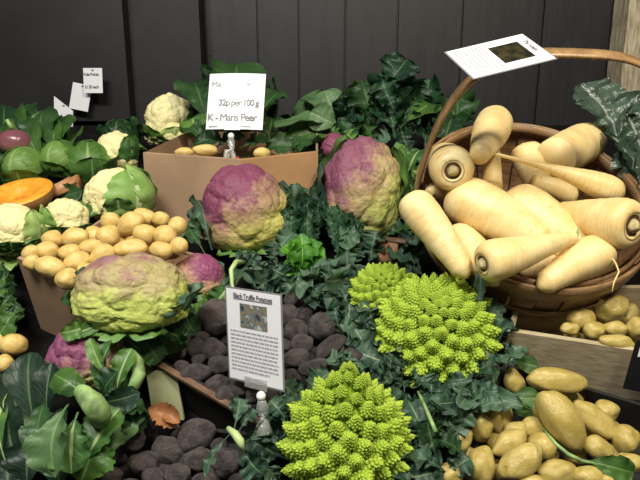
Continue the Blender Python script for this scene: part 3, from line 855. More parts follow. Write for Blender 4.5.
t, c = cabbage(90, 166, 25, .11, 'round green cabbage in front of the black board, left of small cauliflower', 'cabbage', mats=('cabbage', 'spring'), n=6, seed=2, t1=22)
t, c = cabbage(60, 160, 20, .13, 'pale centred green cabbage left of the round cabbage, above the squash wedge', 'spring', mats=('cabbage', 'spring'), n=4, seed=3, t1=5)
t, c = cabbage(24, 168, 21, .13, 'light green cabbage at left above the cut orange squash', 'cabbage', mats=('cabbage', 'spring'), n=4, seed=4, t1=5)
t, c = cabbage(120, 136, 17, .085, 'dark leafy cabbage at the foot of the black board, behind small cauliflower', 'darkleaf', n=6, seed=5)
t, c = cabbage(45, 138, 22, .11, 'dark green loose leaved cabbage beneath the pinned white notices', 'spring', mats=('spring', 'spring'), n=6, seed=6)
for b0, b1, w_, m_ in [((30, 150, .12), (14, 112, .17), 40, 'spring'), ((40, 150, .13), (42, 110, .19), 42, 'darkleaf'), ((52, 155, .13), (62, 118, .17), 40, 'spring'), ((60, 158, .12), (80, 132, .14), 36, 'spring'), ((25, 150, .13), (30, 104, .18), 26, 'darkleaf'), ((45, 165, .12), (28, 128, .16), 34, 'spring'), ((58, 165, .12), (50, 125, .16), 34, 'spring'), ((6, 160, .1), (4, 105, .17), 28, 'darkleaf')]:
    leaf(t, m_, b0, b1, w_, 'plain', ruf=.15)
t, c = cabbage(-6, 170, 18, .10, 'dark grey green cabbage cut by the left edge above the squash', 'darkleaf', n=6, seed=8)
# dark leaves between the squash and the small cauliflower
t = thing('spring_greens', 'dark glossy loose leaves between the squash wedge and the wrapped cauliflower', 'greens', S(65, 205, .02))
for b0, b1, w_ in [((60, 215, .05), (52, 190, .12), 22), ((55, 212, .05), (82, 190, .12), 26), ((70, 215, .05), (66, 188, .12), 22), ((45, 218, .05), (36, 196, .12), 13), ((80, 212, .04), (90, 180, .1), 26)]:
    leaf(t, 'darkleaf', b0, b1, w_, 'cauli')
# tall dark cabbage behind the price sign
t, c = cabbage(236, 112, 34, .13, 'tall dark green savoy cabbage standing behind the potato price sign', 'darkleaf', n=7, seed=9, flare=.3)
for b0, b1, w_, m_ in [((215, 140, .12), (194, 82, .20), 40, 'darkleaf'), ((235, 130, .15), (236, 64, .25), 56, 'darkleaf'), ((255, 140, .13), (278, 92, .20), 34, 'darkleaf'), ((250, 145, .12), (262, 100, .18), 34, 'spring'), ((225, 130, .15), (210, 68, .24), 36, 'darkleaf'), ((205, 150, .11), (192, 118, .16), 30, 'cauli'), ((268, 150, .11), (272, 118, .16), 26, 'spring')]:
    leaf(t, m_, b0, b1, w_, 'lobed', ruf=.2)
t = thing('spring_greens', 'dark leaves lying inside the cardboard box behind its pale potatoes', 'greens', S(230, 150, .12))
for b0, b1, w_ in [((190, 146, .135), (222, 140, .145), 26), ((215, 148, .135), (245, 136, .150), 26), ((240, 148, .135), (272, 142, .145), 26), ((262, 148, .135), (292, 146, .145), 24), ((205, 140, .145), (188, 128, .152), 24), ((285, 150, .130), (305, 142, .145), 22)]:
    leaf(t, 'darkleaf', b0, b1, w_, 'cauli')
# grey green cabbage
t, c = cabbage(322, 122, 30, .12, 'grey green pointed cabbage with folded leaves, right of the price sign', 'grey', mats=('grey', 'darkleaf'), n=5, seed=10, t1=20)
for b0, b1, w_, m_ in [((345, 125, .14), (275, 128, .17), 36, 'grey'), ((340, 118, .15), (300, 100, .20), 34, 'grey'), ((335, 120, .15), (325, 90, .21), 30, 'grey'), ((348, 135, .12), (285, 140, .14), 26, 'spring'), ((340, 130, .15), (310, 112, .19), 30, 'grey'), ((348, 148, .12), (292, 154, .13), 24, 'darkleaf'), ((350, 140, .12), (352, 100, .2), 34, 'darkleaf')]:
    leaf(t, m_, b0, b1, w_, 'plain', ruf=.16)
# dark kale heap
t = thing('kale_bunch', 'heap of dark green kale leaves against the black wall, left of basket handle', 'kale', S(380, 140, .0))
rng = random.Random(12)
for b0, b1, w_, m_, s_ in [((365, 140, .12), (345, 96, .20), 38, 'kale', 'lobed'), ((375, 140, .13), (362, 82, .24), 38, 'darkleaf', 'lobed'), ((390, 140, .13), (392, 72, .26), 44, 'kale', 'lobed'), ((400, 140, .12), (408, 82, .23), 38, 'darkleaf', 'lobed'),
                       ((385, 135, .15), (372, 96, .22), 34, 'darkleaf', 'lobed'), ((395, 138, .15), (386, 98, .22), 40, 'kale', 'lobed'), ((420, 130, .13), (440, 96, .20), 40, 'darkleaf', 'plain'), ((400, 128, .17), (436, 102, .19), 26, 'spring', 'plain'),
                       ((355, 150, .11), (338, 118, .18), 36, 'kale', 'lobed'), ((375, 152, .11), (360, 118, .18), 36, 'darkleaf', 'lobed'), ((400, 152, .11), (405, 112, .18), 36, 'kale', 'lobed'), ((425, 152, .10), (425, 112, .16), 40, 'kale', 'lobed'), ((455, 140, .10), (458, 96, .17), 36, 'darkleaf', 'lobed'), ((440, 160, .1), (452, 118, .15), 40, 'darkleaf', 'lobed'), ((410, 160, .1), (398, 122, .17), 22, 'kale', 'curly'), ((350, 120, .15), (372, 84, .23), 30, 'spring', 'lobed')]:
    leaf(t, m_, b0, b1, w_, s_)
# deep back fill greens between box and kale
t = thing('dark_greens', 'dark drooping leaves over the right end of the cardboard box', 'greens', S(330, 165, .02))
for b0, b1, w_, m_ in [((345, 150, .12), (300, 152, .15), 26, 'darkleaf'), ((335, 160, .11), (322, 140, .15), 24, 'darkleaf'), ((350, 145, .13), (330, 135, .17), 22, 'spring'), ((318, 190, .07), (300, 172, .12), 26, 'darkleaf'), ((322, 180, .08), (308, 160, .13), 24, 'darkleaf')]:
    leaf(t, m_, b0, b1, w_, 'cauli')
tp = thing('purple_cauliflower', 'tiny glimpse of another purple cauliflower behind the gold one, among dark leaves', 'cauliflower', S(334, 145, .12))
cm['p6'] = curdmat('purple_curd_back', PU, PU, PM, (0, 0, 1), -.8, .3, .03)
cc = S(334, 146, .15); curd(tp, cc, .03, .03, .028, cm['p6'], 31, sub=5); leaf(tp, 'darkleaf', (338, 158, .12), (326, 138, .16), 16, 'cauli')


# ---------------------------------------------------------------- kale in the middle
t = thing('curly_kale', 'dark crinkled kale bunch between the two round purple cauliflowers', 'kale', S(305, 250, .0))
rng = random.Random(21)
for k in range(11):
    x = 284 + 5.2 * k + rng.uniform(-3, 3); y = 200 + rng.uniform(-10, 14)
    leaf(t, 'kale', (x + rng.uniform(-5, 5), y + 48, .05), (x, y - 12, .12), rng.uniform(16, 24), 'curly', rng.uniform(-25, 25))
t = thing('curly_kale', 'narrow strip of blackish kale at the lower left of the purple and gold cauliflower', 'kale', S(345, 250, .0))
for k in range(5):
    x = 336 + 5 * k; leaf(t, 'kale', (x + 2, 258, .06), (x, 206 + 3 * k, .11), 16, 'curly', rng.uniform(-20, 20))
t = thing('lettuce', 'small bright green frilly lettuce in the middle of the dark kale', 'lettuce', S(308, 275, .03))
c0 = S(306, 266, .09)
for k in range(16):
    a = 2 * pi * k / 16 + rng.uniform(-.2, .2); rr_ = rng.uniform(.6, 1)
    e = c0 + (RT * cos(a) * .045 + UP * sin(a) * .045 - FW * .02) * rr_ + SN * .02
    leaf(t, 'bright', c0 - SN * .02, e, rng.uniform(14, 22), 'lobed', rng.uniform(-40, 40), ruf=.5, arch=.5, stalk=.1)
for k in range(7):
    a = 2 * pi * k / 7; e = c0 + (RT * cos(a) + UP * sin(a)) * .02 + SN * .04
    leaf(t, 'bright', c0, e, 12, 'lobed', rng.uniform(-40, 40), ruf=.5, arch=.4)
# broccoli-like blue green leaves spreading through the middle
t = thing('broccoli_sprig', 'spread of ragged blue green leaves between the lettuce and the rear romanesco', 'greens', S(340, 300, .0))
for b0, b1, w_, r_ in [((330, 270, .06), (322, 300, .08), 30, 0), ((350, 262, .07), (352, 240, .11), 22, 0), ((345, 300, .06), (330, 272, .11), 28, 20), ((360, 300, .06), (345, 268, .11), 30, -10), ((330, 312, .06), (312, 290, .09), 30, 0),
                       ((350, 320, .05), (336, 296, .09), 30, 10), ((285, 262, .06), (258, 290, .06), 30, 0), ((290, 288, .06), (262, 278, .08), 26, 0), ((300, 300, .06), (285, 278, .09), 26, 10), ((320, 292, .06), (300, 284, .09), 26, 0), ((262, 270, .06), (248, 258, .09), 22, 0), ((270, 262, .07), (276, 244, .10), 24, 0), ((372, 262, .06), (372, 236, .09), 26, 0), ((360, 318, .05), (366, 286, .09), 30, 0),
                       ((398, 262, .05), (412, 236, .08), 28, 0), ((340, 240, .05), (356, 262, .08), 26, 0), ((385, 255, .05), (400, 262, .09), 24, 0), ((420, 270, .04), (408, 240, .08), 24, 0), ((350, 345, .05), (344, 310, .09), 26, 0), ((366, 340, .05), (356, 312, .10), 26, 0)]:
    leaf(t, 'blue', b0, b1, w_, 'lobed', r_, ruf=.35)
# a piece of split brown root or wood left of the basket
t = thing('wood_offcut', 'orange brown curved wooden piece between the centre cauliflower and the basket', 'wood', S(388, 262, .04))
bm = bmesh.new(); a, b2 = S(378, 245, .085), S(398, 243, .085); slab(bm, a, b2, S(392, 262, .06) - S(392, 244, .085), Vector((0, .012, .004)))
bmesh.ops.bevel(bm, geom=bm.edges[:], offset=.002, segments=2); link('wedge', bm, M['cardorange'], t)
bm = bmesh.new(); slab(bm, S(386, 240, .09), S(424, 244, .09), -SN * .006, Vector((0, .012, .004))); link('strip', bm, M['crateedge'], t)


# ---------------------------------------------------------------- romanesco
def floret_mesh(seed, nb=46):
    rng = random.Random(seed); bm = bmesh.new()
    # core cone
    for i in range(nb):
        f = (i + .5) / nb; th = i * 2.39996; rho = .60 * f ** .66; z = 1.15 * (1 - f ** .72)
        s = .085 + .13 * f ** .6
        slope = Vector((cos(th) * .9, sin(th) * .9, .55)).normalized() if f > .05 else Vector((0, 0, 1))
        d = (slope * (f ** .4) + Vector((0, 0, 1)) * (1 - f ** .4)).normalized()
        c = Vector((cos(th) * rho, sin(th) * rho, z)) - d * s * .2
        Q = Vector((0, 0, 1)).rotation_difference(d).to_matrix()
        rings = []
        for rr_, zz in ((1.0, -.2), (.95, .35), (.55, .95)):
            rings.append([bm.verts.new(c + Q @ Vector((cos(2 * pi * k / 7) * rr_ * s, sin(2 * pi * k / 7) * rr_ * s, zz * s))) for k in range(7)])
        tip = bm.verts.new(c + Q @ Vector((0, 0, 1.5 * s)))
        for A, B in zip(rings, rings[1:]):
            for k in range(7): bm.faces.new((A[k], A[(k + 1) % 7], B[(k + 1) % 7], B[k]))
        for k in range(7): bm.faces.new((rings[-1][k], rings[-1][(k + 1) % 7], tip))
    # solid core
    tube(bm, [Vector((0, 0, z)) for z in (-.45, 0, .3, .6, .85, 1.0)], [.4, .54, .40, .24, .12, .03], 12)
    me = bpy.data.meshes.new('romanesco_floret'); bm.to_mesh(me); bm.free(); me.polygons.foreach_set('use_smooth', [True] * len(me.polygons))
    return me


m, nt, b = newmat('romanesco_curd'); g = G(nt); o = g.obj()
sx = g.n('ShaderNodeSeparateXYZ'); g.l(o, sx.inputs[0])
inf = g.n('ShaderNodeObjectInfo')
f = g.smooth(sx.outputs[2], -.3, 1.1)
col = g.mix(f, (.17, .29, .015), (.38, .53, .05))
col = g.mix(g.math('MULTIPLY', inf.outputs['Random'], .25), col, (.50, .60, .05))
g.l(col, b.inputs['Base Color']); b.inputs['Roughness'].default_value = .5
b.inputs['Subsurface Weight'].default_value = .0
g.bump(g.noise(o, 14, 2), .3, .05, b)
M['roman'] = m
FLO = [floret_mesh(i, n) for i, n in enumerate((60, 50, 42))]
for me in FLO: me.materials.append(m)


def romanesco(px, py, rpx, hpx, h, axis, label, n=85, leaves=(), pk=1.0, pe=1.25):
    c = S(px, py, h); s = mpp(c); R = rpx * s; H = hpx * s; ax = Vector(axis).normalized(); Q = Vector((0, 0, 1)).rotation_difference(ax).to_matrix()
    t = thing('romanesco', label, 'romanesco', c - ax * R * .5)
    bm = bmesh.new(); K = 20
    zs = [(-.5 * R, .3 * R), (-.3 * R, .6 * R)]
    for k in range(12):
        al = (pi / 2) * (1 - k / 11); zs.append((H * (1 - (al / (pi / 2)) ** pe * .9) - .10 * R, max(.02 * R, R * sin(al) * .80)))
    tube(bm, [Vector((0, 0, z)) for z, _ in zs], [r_ for _, r_ in zs], 24)
    cu = link('curd', bm, M['roman'], t, Matrix.Translation(c) @ Q.to_4x4())
    for i in range(n):
        f = (i + .3) / n; th = i * 2.39996; al = f ** .70 * radians(112)            # angle down from the apex
        rho = R * sin(min(al, pi / 2)) ** (1.0) * (1 if al < pi / 2 else cos(al - pi / 2) ** .5) * .9
        z = H * ((1 - (al / (pi / 2)) ** pe * .9) if al < pi / 2 else .1 - (al - pi / 2) * .9)
        sc = R * .245 * (f + .01) ** .28 * (1 + .12 * sin(i * 12.9898))
        # outward direction
        dl = al * .82; d = Vector((cos(th) * sin(dl), sin(th) * sin(dl), cos(dl) + .12)).normalized()
        p = Vector((cos(th) * rho, sin(th) * rho, z)) - d * sc * .42
        if (c + Q @ p - CAM).normalized().dot(Q @ d) > .42: continue
        q = Vector((0, 0, 1)).rotation_difference(d).to_matrix().to_4x4()
        mw = Matrix.Translation(c) @ Q.to_4x4() @ Matrix.Translation(p) @ q @ Matrix.Rotation(i * 1.7, 4, 'Z') @ Matrix.Diagonal((sc * 1.25, sc * 1.25, sc * 1.25 * pk, 1))
        link('floret', FLO[i % 3], None, cu, mw)
    for b0, b1, w_, r_ in leaves: leaf(t, 'blue', b0, b1, w_, 'lobed', r_)
    return t


romanesco(436, 335, 57, 58, .085, (-.05, -.62, .78), 'largest lime green romanesco, rounded head in front of the basket', 120, [
    ((400, 372, .06), (352, 350, .08), 36, 0), ((405, 375, .06), (372, 388, .08), 30, 0), ((440, 385, .05), (445, 412, .07), 34, 0), ((470, 380, .05), (500, 372, .09), 34, 0),
    ((485, 370, .07), (505, 318, .10), 24, 0), ((480, 352, .08), (494, 298, .13), 20, 0), ((492, 350, .06), (515, 338, .08), 28, 0), ((470, 385, .05), (484, 404, .08), 28, 0), ((420, 390, .05), (398, 362, .07), 28, 0), ((500, 372, .05), (520, 350, .07), 24, 0), ((455, 392, .05), (425, 396, .08), 30, 10), ((380, 350, .06), (352, 330, .09), 30, 10), ((375, 330, .07), (350, 318, .10), 26, 0), ((450, 388, .07), (500, 398, .08), 22, 0)])
romanesco(384, 297, 33, 32, .09, (.05, -.55, .8), 'smaller lime green romanesco tucked behind the largest one', 100, [
    ((365, 318, .07), (345, 296, .09), 24, 0), ((362, 310, .07), (348, 276, .10), 20, 0), ((372, 318, .06), (350, 330, .09), 24, 0)])
romanesco(346, 448, 58, 108, .070, (0, -.22, .97), 'pointed lime green romanesco at the bottom, in front of the dark potatoes', 125, [
    ((310, 420, .07), (278, 392, .08), 32, 0), ((300, 410, .07), (330, 372, .09), 30, 0), ((335, 395, .07), (352, 362, .09), 26, 0), ((300, 440, .05), (268, 420, .07), 34, 0), ((290, 460, .05), (250, 440, .07), 34, 0),
    ((370, 400, .06), (392, 372, .09), 28, 0), ((395, 440, .05), (428, 402, .08), 34, 0), ((400, 450, .05), (436, 440, .08), 36, 0), ((400, 470, .04), (440, 468, .07), 34, 0), ((280, 480, .04), (246, 470, .07), 30, 0), ((290, 425, .08), (270, 400, .10), 26, 10), ((385, 420, .06), (405, 392, .09), 30, 0), ((300, 400, .07), (282, 384, .10), 22, 0), ((395, 490, .04), (425, 476, .07), 30, 0)], pk=1.15, pe=.78)
# ragged leaf with thick pale stalk at the lower left of the front romanesco
t = thing('broccoli_leaf', 'ragged leaf with thick pale stalk lying before the clear card clip', 'leaf', S(235, 440, .02))
bm = bmesh.new(); tube(bm, [S(228, 428, .11), S(235, 434, .112), S(240, 441, .11), S(243, 450, .10)], [.003, .005, .0055, .003], 10); link('stalk', bm, M['stalkpale'], t)
for b0, b1, w_, r_ in [((232, 432, .11), (206, 478, .08), 15, 20), ((234, 430, .11), (240, 398, .12), 20, 0), ((242, 444, .10), (272, 428, .08), 24, 0), ((240, 445, .09), (262, 474, .08), 30, 0), ((238, 432, .1), (256, 410, .11), 20, 0)]:
    leaf(t, 'blue', b0, b1, w_, 'lobed', r_, name='blade')
# bottom-centre leaves between front romanesco and yellow potatoes
t = thing('kale_bunch', 'dark blue green ragged leaves between front romanesco and yellow potatoes', 'greens', S(430, 440, .0))
for b0, b1, w_, r_, m_ in [((430, 455, .06), (408, 400, .09), 34, 0, 'blue'), ((435, 450, .07), (448, 402, .09), 36, 10, 'blue'), ((438, 462, .08), (428, 420, .10), 34, 0, 'darkleaf'), ((450, 470, .06), (408, 478, .08), 34, 0, 'blue'), ((440, 480, .06), (470, 458, .08), 28, 0, 'blue'), ((432, 400, .07), (414, 376, .09), 28, 0, 'blue'),
                       ((470, 410, .07), (448, 420, .09), 26, 0, 'blue'), ((455, 405, .07), (486, 410, .09), 24, 0, 'blue'), ((428, 440, .09), (460, 452, .09), 32, -10, 'darkleaf'), ((415, 470, .05), (400, 440, .07), 30, 0, 'blue'), ((470, 400, .07), (452, 388, .10), 22, 0, 'blue'), ((402, 396, .07), (388, 368, .10), 22, 0, 'blue')]:
    leaf(t, m_, b0, b1, w_, 'lobed', r_, ruf=.35)
bm = bmesh.new(); tube(bm, [S(436, 432, .115), S(430, 418, .115), S(424, 404, .11), S(418, 392, .10)], [.0028, .0026, .0022, .0018], 8); link('stalk', bm, M['rib'], t)
# leaves tucked by the potatoes in the corner of the pale crate
t = thing('green_leaf', 'smooth green leaves between the upright potato and the long potato', 'leaf', S(522, 392, .03))
for b0, b1, w_, r_ in [((505, 400, .07), (540, 398, .08), 22, 0), ((512, 362, .08), (538, 366, .09), 18, 0), ((512, 412, .06), (532, 410, .07), 14, 0)]:
    leaf(t, 'spring', b0, b1, w_, 'plain', r_, name='blade')
t = thing('green_leaf', 'single green leaf on a long stem lying across the lower right potatoes', 'leaf', S(580, 462, .06))
leaf(t, 'spring', (578, 460, .12), (634, 472, .11), 26, 'cauli', name='blade')
bm = bmesh.new(); tube(bm, [S(544, 430, .125), S(556, 444, .13), S(568, 454, .13), S(582, 461, .125), S(600, 464, .122)], [.0012, .002, .0024, .0022, .0014], 8); link('stem', bm, M['rib'], t)

# ---------------------------------------------------------------- lower left big leaves
t = thing('spring_greens', 'large dark upright leaves at the left edge below the orange yellow potatoes', 'greens', S(30, 420, .0))
for b0, b1, w_, r_, m_ in [((35, 430, .06), (30, 352, .13), 44, 0, 'ribbed'), ((20, 440, .06), (6, 372, .11), 40, 10, 'ribbed'), ((50, 425, .07), (52, 362, .13), 30, -10, 'ribbed'), ((20, 470, .05), (10, 408, .09), 46, 0, 'ribbed'), ((48, 470, .05), (40, 412, .10), 40, 0, 'darkleaf'), ((30, 490, .04), (28, 440, .08), 46, 0, 'ribbed'), ((5, 460, .08), (-6, 398, .09), 26, 0, 'cauli'),
                       ((0, 420, .09), (4, 392, .10), 14, 0, 'pale'), ((60, 460, .06), (66, 408, .11), 34, 0, 'darkleaf'), ((62, 495, .04), (60, 440, .08), 44, 0, 'darkleaf'), ((10, 500, .04), (5, 450, .07), 46, 0, 'ribbed')]:
    leaf(t, m_, b0, b1, w_, 'plain', r_, ruf=.16)
t = thing('spring_greens', 'broad mid green leaves below the leafy purple cauliflower', 'greens', S(80, 470, .0))
for b0, b1, w_, r_, m_ in [((70, 402, .14), (56, 478, .10), 50, 0, 'grey'), ((78, 412, .13), (72, 474, .10), 44, 0, 'cauli'), ((84, 470, .08), (120, 408, .12), 44, 0, 'cauli'), ((95, 470, .06), (132, 398, .10), 38, 20, 'grey'), ((80, 490, .06), (98, 440, .10), 50, 0, 'spring'), ((110, 410, .11), (148, 412, .09), 30, 0, 'darkleaf'), ((120, 405, .10), (140, 432, .07), 28, 0, 'darkleaf'), ((45, 400, .12), (38, 440, .12), 26, 0, 'darkleaf')]:
    leaf(t, m_, b0, b1, w_, 'cauli', r_)
# orange-brown flap
t = thing('onion_skin', 'curled orange brown dry skin above the front dark potatoes', 'onion skin', S(165, 418, .03))
bm = leaf_bm(.05, .03, arch=.6, cup=.8, ruf=.1, stalk=0, seed=77); link('skin', bm, M['onion'], t, orient(S(148, 408, .07), S(176, 424, .06)))
bm = leaf_bm(.03, .02, arch=.6, cup=.8, ruf=.1, stalk=0, seed=78); link('fragment', bm, M['onion'], t, orient(S(165, 412, .07), S(182, 424, .07)))

# ---------------------------------------------------------------- savoy at right
t = thing('savoy_cabbage', 'blistered dark savoy cabbage leaves behind the basket at the right edge', 'cabbage', S(630, 190, .0))
for b0, b1, w_, r_ in [((622, 148, .24), (580, 84, .33), 56, 0), ((640, 190, .20), (606, 128, .27), 50, 10), ((650, 170, .22), (618, 92, .31), 46, -10), ((655, 215, .16), (622, 150, .24), 54, 10), ((660, 130, .26), (640, 96, .31), 46, 0), ((665, 230, .14), (640, 180, .22), 44, 0)]:
    _seed[0] = 900 + int(w_); leaf(t, 'savoy', b0, b1, w_, 'savoy', r_, twist=.15)


# ---------------------------------------------------------------- squash and swede
def superell(c, rx, ry, rz, mat, parent, name, seed, nz=.04, fr=2):
    bm = bmesh.new(); bmesh.ops.create_icosphere(bm, subdivisions=5, radius=1)
    for v in bm.verts:
        p = v.co.copy(); s = 1 + nz * noise.noise(p * fr + Vector((seed, 0, 0))); q = p * s; v.co = Vector((q.x * rx, q.y * ry, q.z * rz))
    return link(name, bm, mat, parent, Matrix.Translation(c))


m, nt, b = newmat('squash_flesh'); g = G(nt); o = g.obj(); n = g.noise(o, 60, 4)
ln = g.n('ShaderNodeVectorMath', operation='LENGTH'); g.l(g.map(o, (1, 1, .0)), ln.inputs[0])
col = g.mix(g.smooth(n, .3, .7), (.80, .30, .02), (.85, .42, .05)); col = g.mix(g.math('SUBTRACT', 1, g.smooth(ln.outputs['Value'], .012, .022)), col, (.62, .16, .01))
g.l(col, b.inputs['Base Color']); b.inputs['Roughness'].default_value = .35; g.bump(n, .6, .003, b); M['flesh'] = m
M['squashskin'] = simple('squash_skin', (.40, .20, .08), .45, .15, 20, .1)
m, nt, b = newmat('swede_skin'); g = G(nt); o = g.obj(); sx = g.n('ShaderNodeSeparateXYZ'); g.l(o, sx.inputs[0]); n = g.noise(o, 30, 4)
g.l(g.mix(g.smooth(g.math('ADD', sx.outputs[2], g.math('MULTIPLY', n, .02)), -.02, .02), (.34, .20, .13), (.20, .07, .09)), b.inputs['Base Color']); b.inputs['Roughness'].default_value = .25; M['swede'] = m


def half_squash(c, R, nrm, label, dep=.8, sx_=1.0, name='squash_half'):
    """cut squash: a bowl of skin closed by a flat cut face with a seed hollow"""
    t = thing(name, label, 'squash', c - Vector((0, 0, R * .6)))
    Q = Vector((0, 0, 1)).rotation_difference(Vector(nrm).normalized()).to_matrix().to_4x4(); mw = Matrix.Translation(c) @ Q
    bm = bmesh.new(); n_ = 40; rings = []
    for k in range(13):
        a = pi / 2 * k / 12; rings.append([bm.verts.new((cos(a) * R * sx_ * cos(2 * pi * j / n_), cos(a) * R * sin(2 * pi * j / n_), -sin(a) * R * dep)) for j in range(n_)] if k < 12 else [bm.verts.new((0, 0, -R * dep))])
    for A, B in zip(rings, rings[1:]):
        for j in range(n_):
            if len(B) > 1: bm.faces.new((A[j], B[j], B[(j + 1) % n_], A[(j + 1) % n_]))
            else: bm.faces.new((A[j], B[0], A[(j + 1) % n_]))
    link('rind', bm, M['squashskin'], t, mw)
    bm = bmesh.new(); rings = []
    for r_, z in ((.985, 0), (.97, .003), (.9, .004), (.7, .003), (.55, .001), (.42, -.008), (.25, -.016), (.1, -.018)):
        rings.append([bm.verts.new((r_ * R * sx_ * cos(2 * pi * j / n_), r_ * R * sin(2 * pi * j / n_), z + (noise.noise(Vector((j * .7, r_ * 9, 0))) * .004 if r_ < .6 else 0))) for j in range(n_)])
    for A, B in zip(rings, rings[1:]):
        for j in range(n_): bm.faces.new((A[j], A[(j + 1) % n_], B[(j + 1) % n_], B[j]))
    bm.faces.new(rings[-1]); link('flesh', bm, M['flesh'], t, mw)
    return t


c = S(18, 193, .13); half_squash(c, .066, (-.1, -.30, .95), 'cut orange squash half showing flesh and seed hollow at the left edge', .75, 1.05)
t = thing('squash_piece', 'tan skinned squash wedge right of the cut half', 'squash', S(60, 200, .05))
bm = bmesh.new(); p = [S(44, 190, .13), S(74, 174, .14), S(76, 188, .12), S(46, 200, .11)]
bk = [q + Vector((0.0, .05, -.01)) for q in p]
v0 = [bm.verts.new(q) for q in p]; v1 = [bm.verts.new(q) for q in bk]; bm.faces.new(v0); bm.faces.new(v1[::-1])
for i in range(4): bm.faces.new((v0[(i + 1) % 4], v0[i], v1[i], v1[(i + 1) % 4]))
bmesh.ops.recalc_face_normals(bm, faces=bm.faces); bmesh.ops.bevel(bm, geom=bm.edges[:], offset=.012, segments=4); link('rind', bm, M['squashskin'], t)
c = S(14, 142, .15); t = thing('swede', 'shiny purple brown swede at the left edge among the dark leaves', 'swede', c - Vector((0, 0, .04)))
s = mpp(c); superell(c, 17 * s, 14 * s, 12.5 * s, M['swede'], t, 'root', 3)
bm = bmesh.new(); tube(bm, [c + Vector((0, 0, .03)), c + Vector((-.01, 0, .05))], [.006, .004], 8); link('stem', bm, M['rib'], t)


# ---------------------------------------------------------------- basket
BT = radians(30)
BC = at(530, 196, 1.04)
BX = Vector((1, 0, 0)); BN = Vector((0, -sin(BT), cos(BT))); BYv = BN.cross(BX)
yaw = radians(-4); BX, BYv = BX * cos(yaw) + BYv * sin(yaw), BYv * cos(yaw) - BX * sin(yaw)
BM = Matrix((BX, BYv, BN)).transposed().to_4x4(); BM.translation = BC
RA, RB = .190, .214
bas = thing('basket', 'round wooden splint basket of parsnips with a tall bent handle', 'basket', BC - BN * .16)


def bowl_r(z):                               # z 0 (rim) .. -0.125 (base): scale of the rim radius
    k = min(1, -z / .16); return 1 - .08 * k - .32 * k ** 3


nsl = 30
for i in range(nsl):
    a0 = 2 * pi * (i + .04) / nsl; a1 = 2 * pi * (i + .96) / nsl; bm = bmesh.new(); g0 = []; off = .0015 if i % 2 else -.0012
    for zi in range(9):
        z = .004 - .164 * zi / 8; row = []
        for q in range(4):
            a = a0 + (a1 - a0) * q / 3; r_ = bowl_r(z); row.append([Vector(((RA * r_ + d) * cos(a), (RB * r_ + d) * sin(a), z)) for d in (off, off + .0025)])
        g0.append(row)
    V = [[[bm.verts.new(p) for p in pr] for pr in row] for row in g0]
    for k in range(8):
        for q in range(3):
            bm.faces.new((V[k][q][1], V[k + 1][q][1], V[k + 1][q + 1][1], V[k][q + 1][1])); bm.faces.new((V[k][q][0], V[k][q + 1][0], V[k + 1][q + 1][0], V[k + 1][q][0]))
        bm.faces.new((V[k][0][0], V[k + 1][0][0], V[k + 1][0][1], V[k][0][1])); bm.faces.new((V[k][3][1], V[k + 1][3][1], V[k + 1][3][0], V[k][3][0]))
    for q in range(3): bm.faces.new((V[0][q][0], V[0][q][1], V[0][q + 1][1], V[0][q + 1][0]))
    link('splint', bm, M['basketwood'], bas, BM, smooth=False)


def hoop(z0, z1, d0, d1, mat, name, wob=.0):
    bm = bmesh.new(); n_ = 96; R_ = []
    for i in range(n_):
        a = 2 * pi * i / n_; w_ = wob * noise.noise(Vector((cos(a) * 3, sin(a) * 3, z0 * 50)))
        q = [(d0, z0), (d1, z0), (d1 + .001, (z0 + z1) / 2), (d1, z1), (d0, z1)]
        R_.append([bm.verts.new(((RA * bowl_r(min(0, z)) + d) * cos(a), (RB * bowl_r(min(0, z)) + d) * sin(a), z + w_)) for d, z in q])
    for i in range(n_):
        A, B = R_[i], R_[(i + 1) % n_]
        for k in range(5): bm.faces.new((A[k], A[(k + 1) % 5], B[(k + 1) % 5], B[k]))
    bmesh.ops.recalc_face_normals(bm, faces=bm.faces)
    return link(name, bm, mat, bas, BM)


hoop(.006, -.024, .0042, .008, M['rimwood'], 'outer_rim', .002)
hoop(.008, -.014, -.006, -.0025, M['rimwood'], 'inner_rim', .002)
hoop(-.060, -.078, .0042, .0065, M['rimwood'], 'middle_band', .001)
bm = bmesh.new(); k_ = bowl_r(-.16); top = [bm.verts.new((RA * k_ * 1.02 * cos(2 * pi * i / 48), RB * k_ * 1.02 * sin(2 * pi * i / 48), -.157)) for i in range(48)]
f = bm.faces.new(top); r_ = bmesh.ops.extrude_face_region(bm, geom=[f])
for v in r_['geom']:
    if isinstance(v, bmesh.types.BMVert): v.co.z -= .006
bmesh.ops.recalc_face_normals(bm, faces=bm.faces); link('base', bm, M['basketwood'], bas, BM, smooth=False)
# handle: flat bent strip, feet on the left and right rim
bm = bmesh.new(); n_ = 60; HH_ = .262; hw = .012; R_ = []
for i in range(n_ + 1):
    u = i / n_; a = pi * u
    x = -(RA + .004) * (abs(cos(a)) ** .60) * (1 if cos(a) > 0 else -1); z = -.05 + (HH_ + .05) * sin(a) ** .85
    nx, nz_ = -cos(a), sin(a)
    R_.append([bm.verts.new((x + nx * dd, yy, z + nz_ * dd)) for yy, dd in ((-hw, 0), (-hw * .9, .005), (hw * .9, .005), (hw, 0))])
for A, B in zip(R_, R_[1:]):
    for k in range(4): bm.faces.new((A[k], A[(k + 1) % 4], B[(k + 1) % 4], B[k]))
bm.faces.new(R_[0]); bm.faces.new(R_[-1][::-1]); bmesh.ops.recalc_face_normals(bm, faces=bm.faces)
link('handle', bm, M['handlewood'], bas, BM)


def bpt(px, py, hb):                         # a point hb above the rim plane of the basket, seen at that pixel
    r = ray(px, py); p0 = BC + BN * hb; t_ = (p0 - CAM).dot(BN) / r.dot(BN); return CAM + r * t_


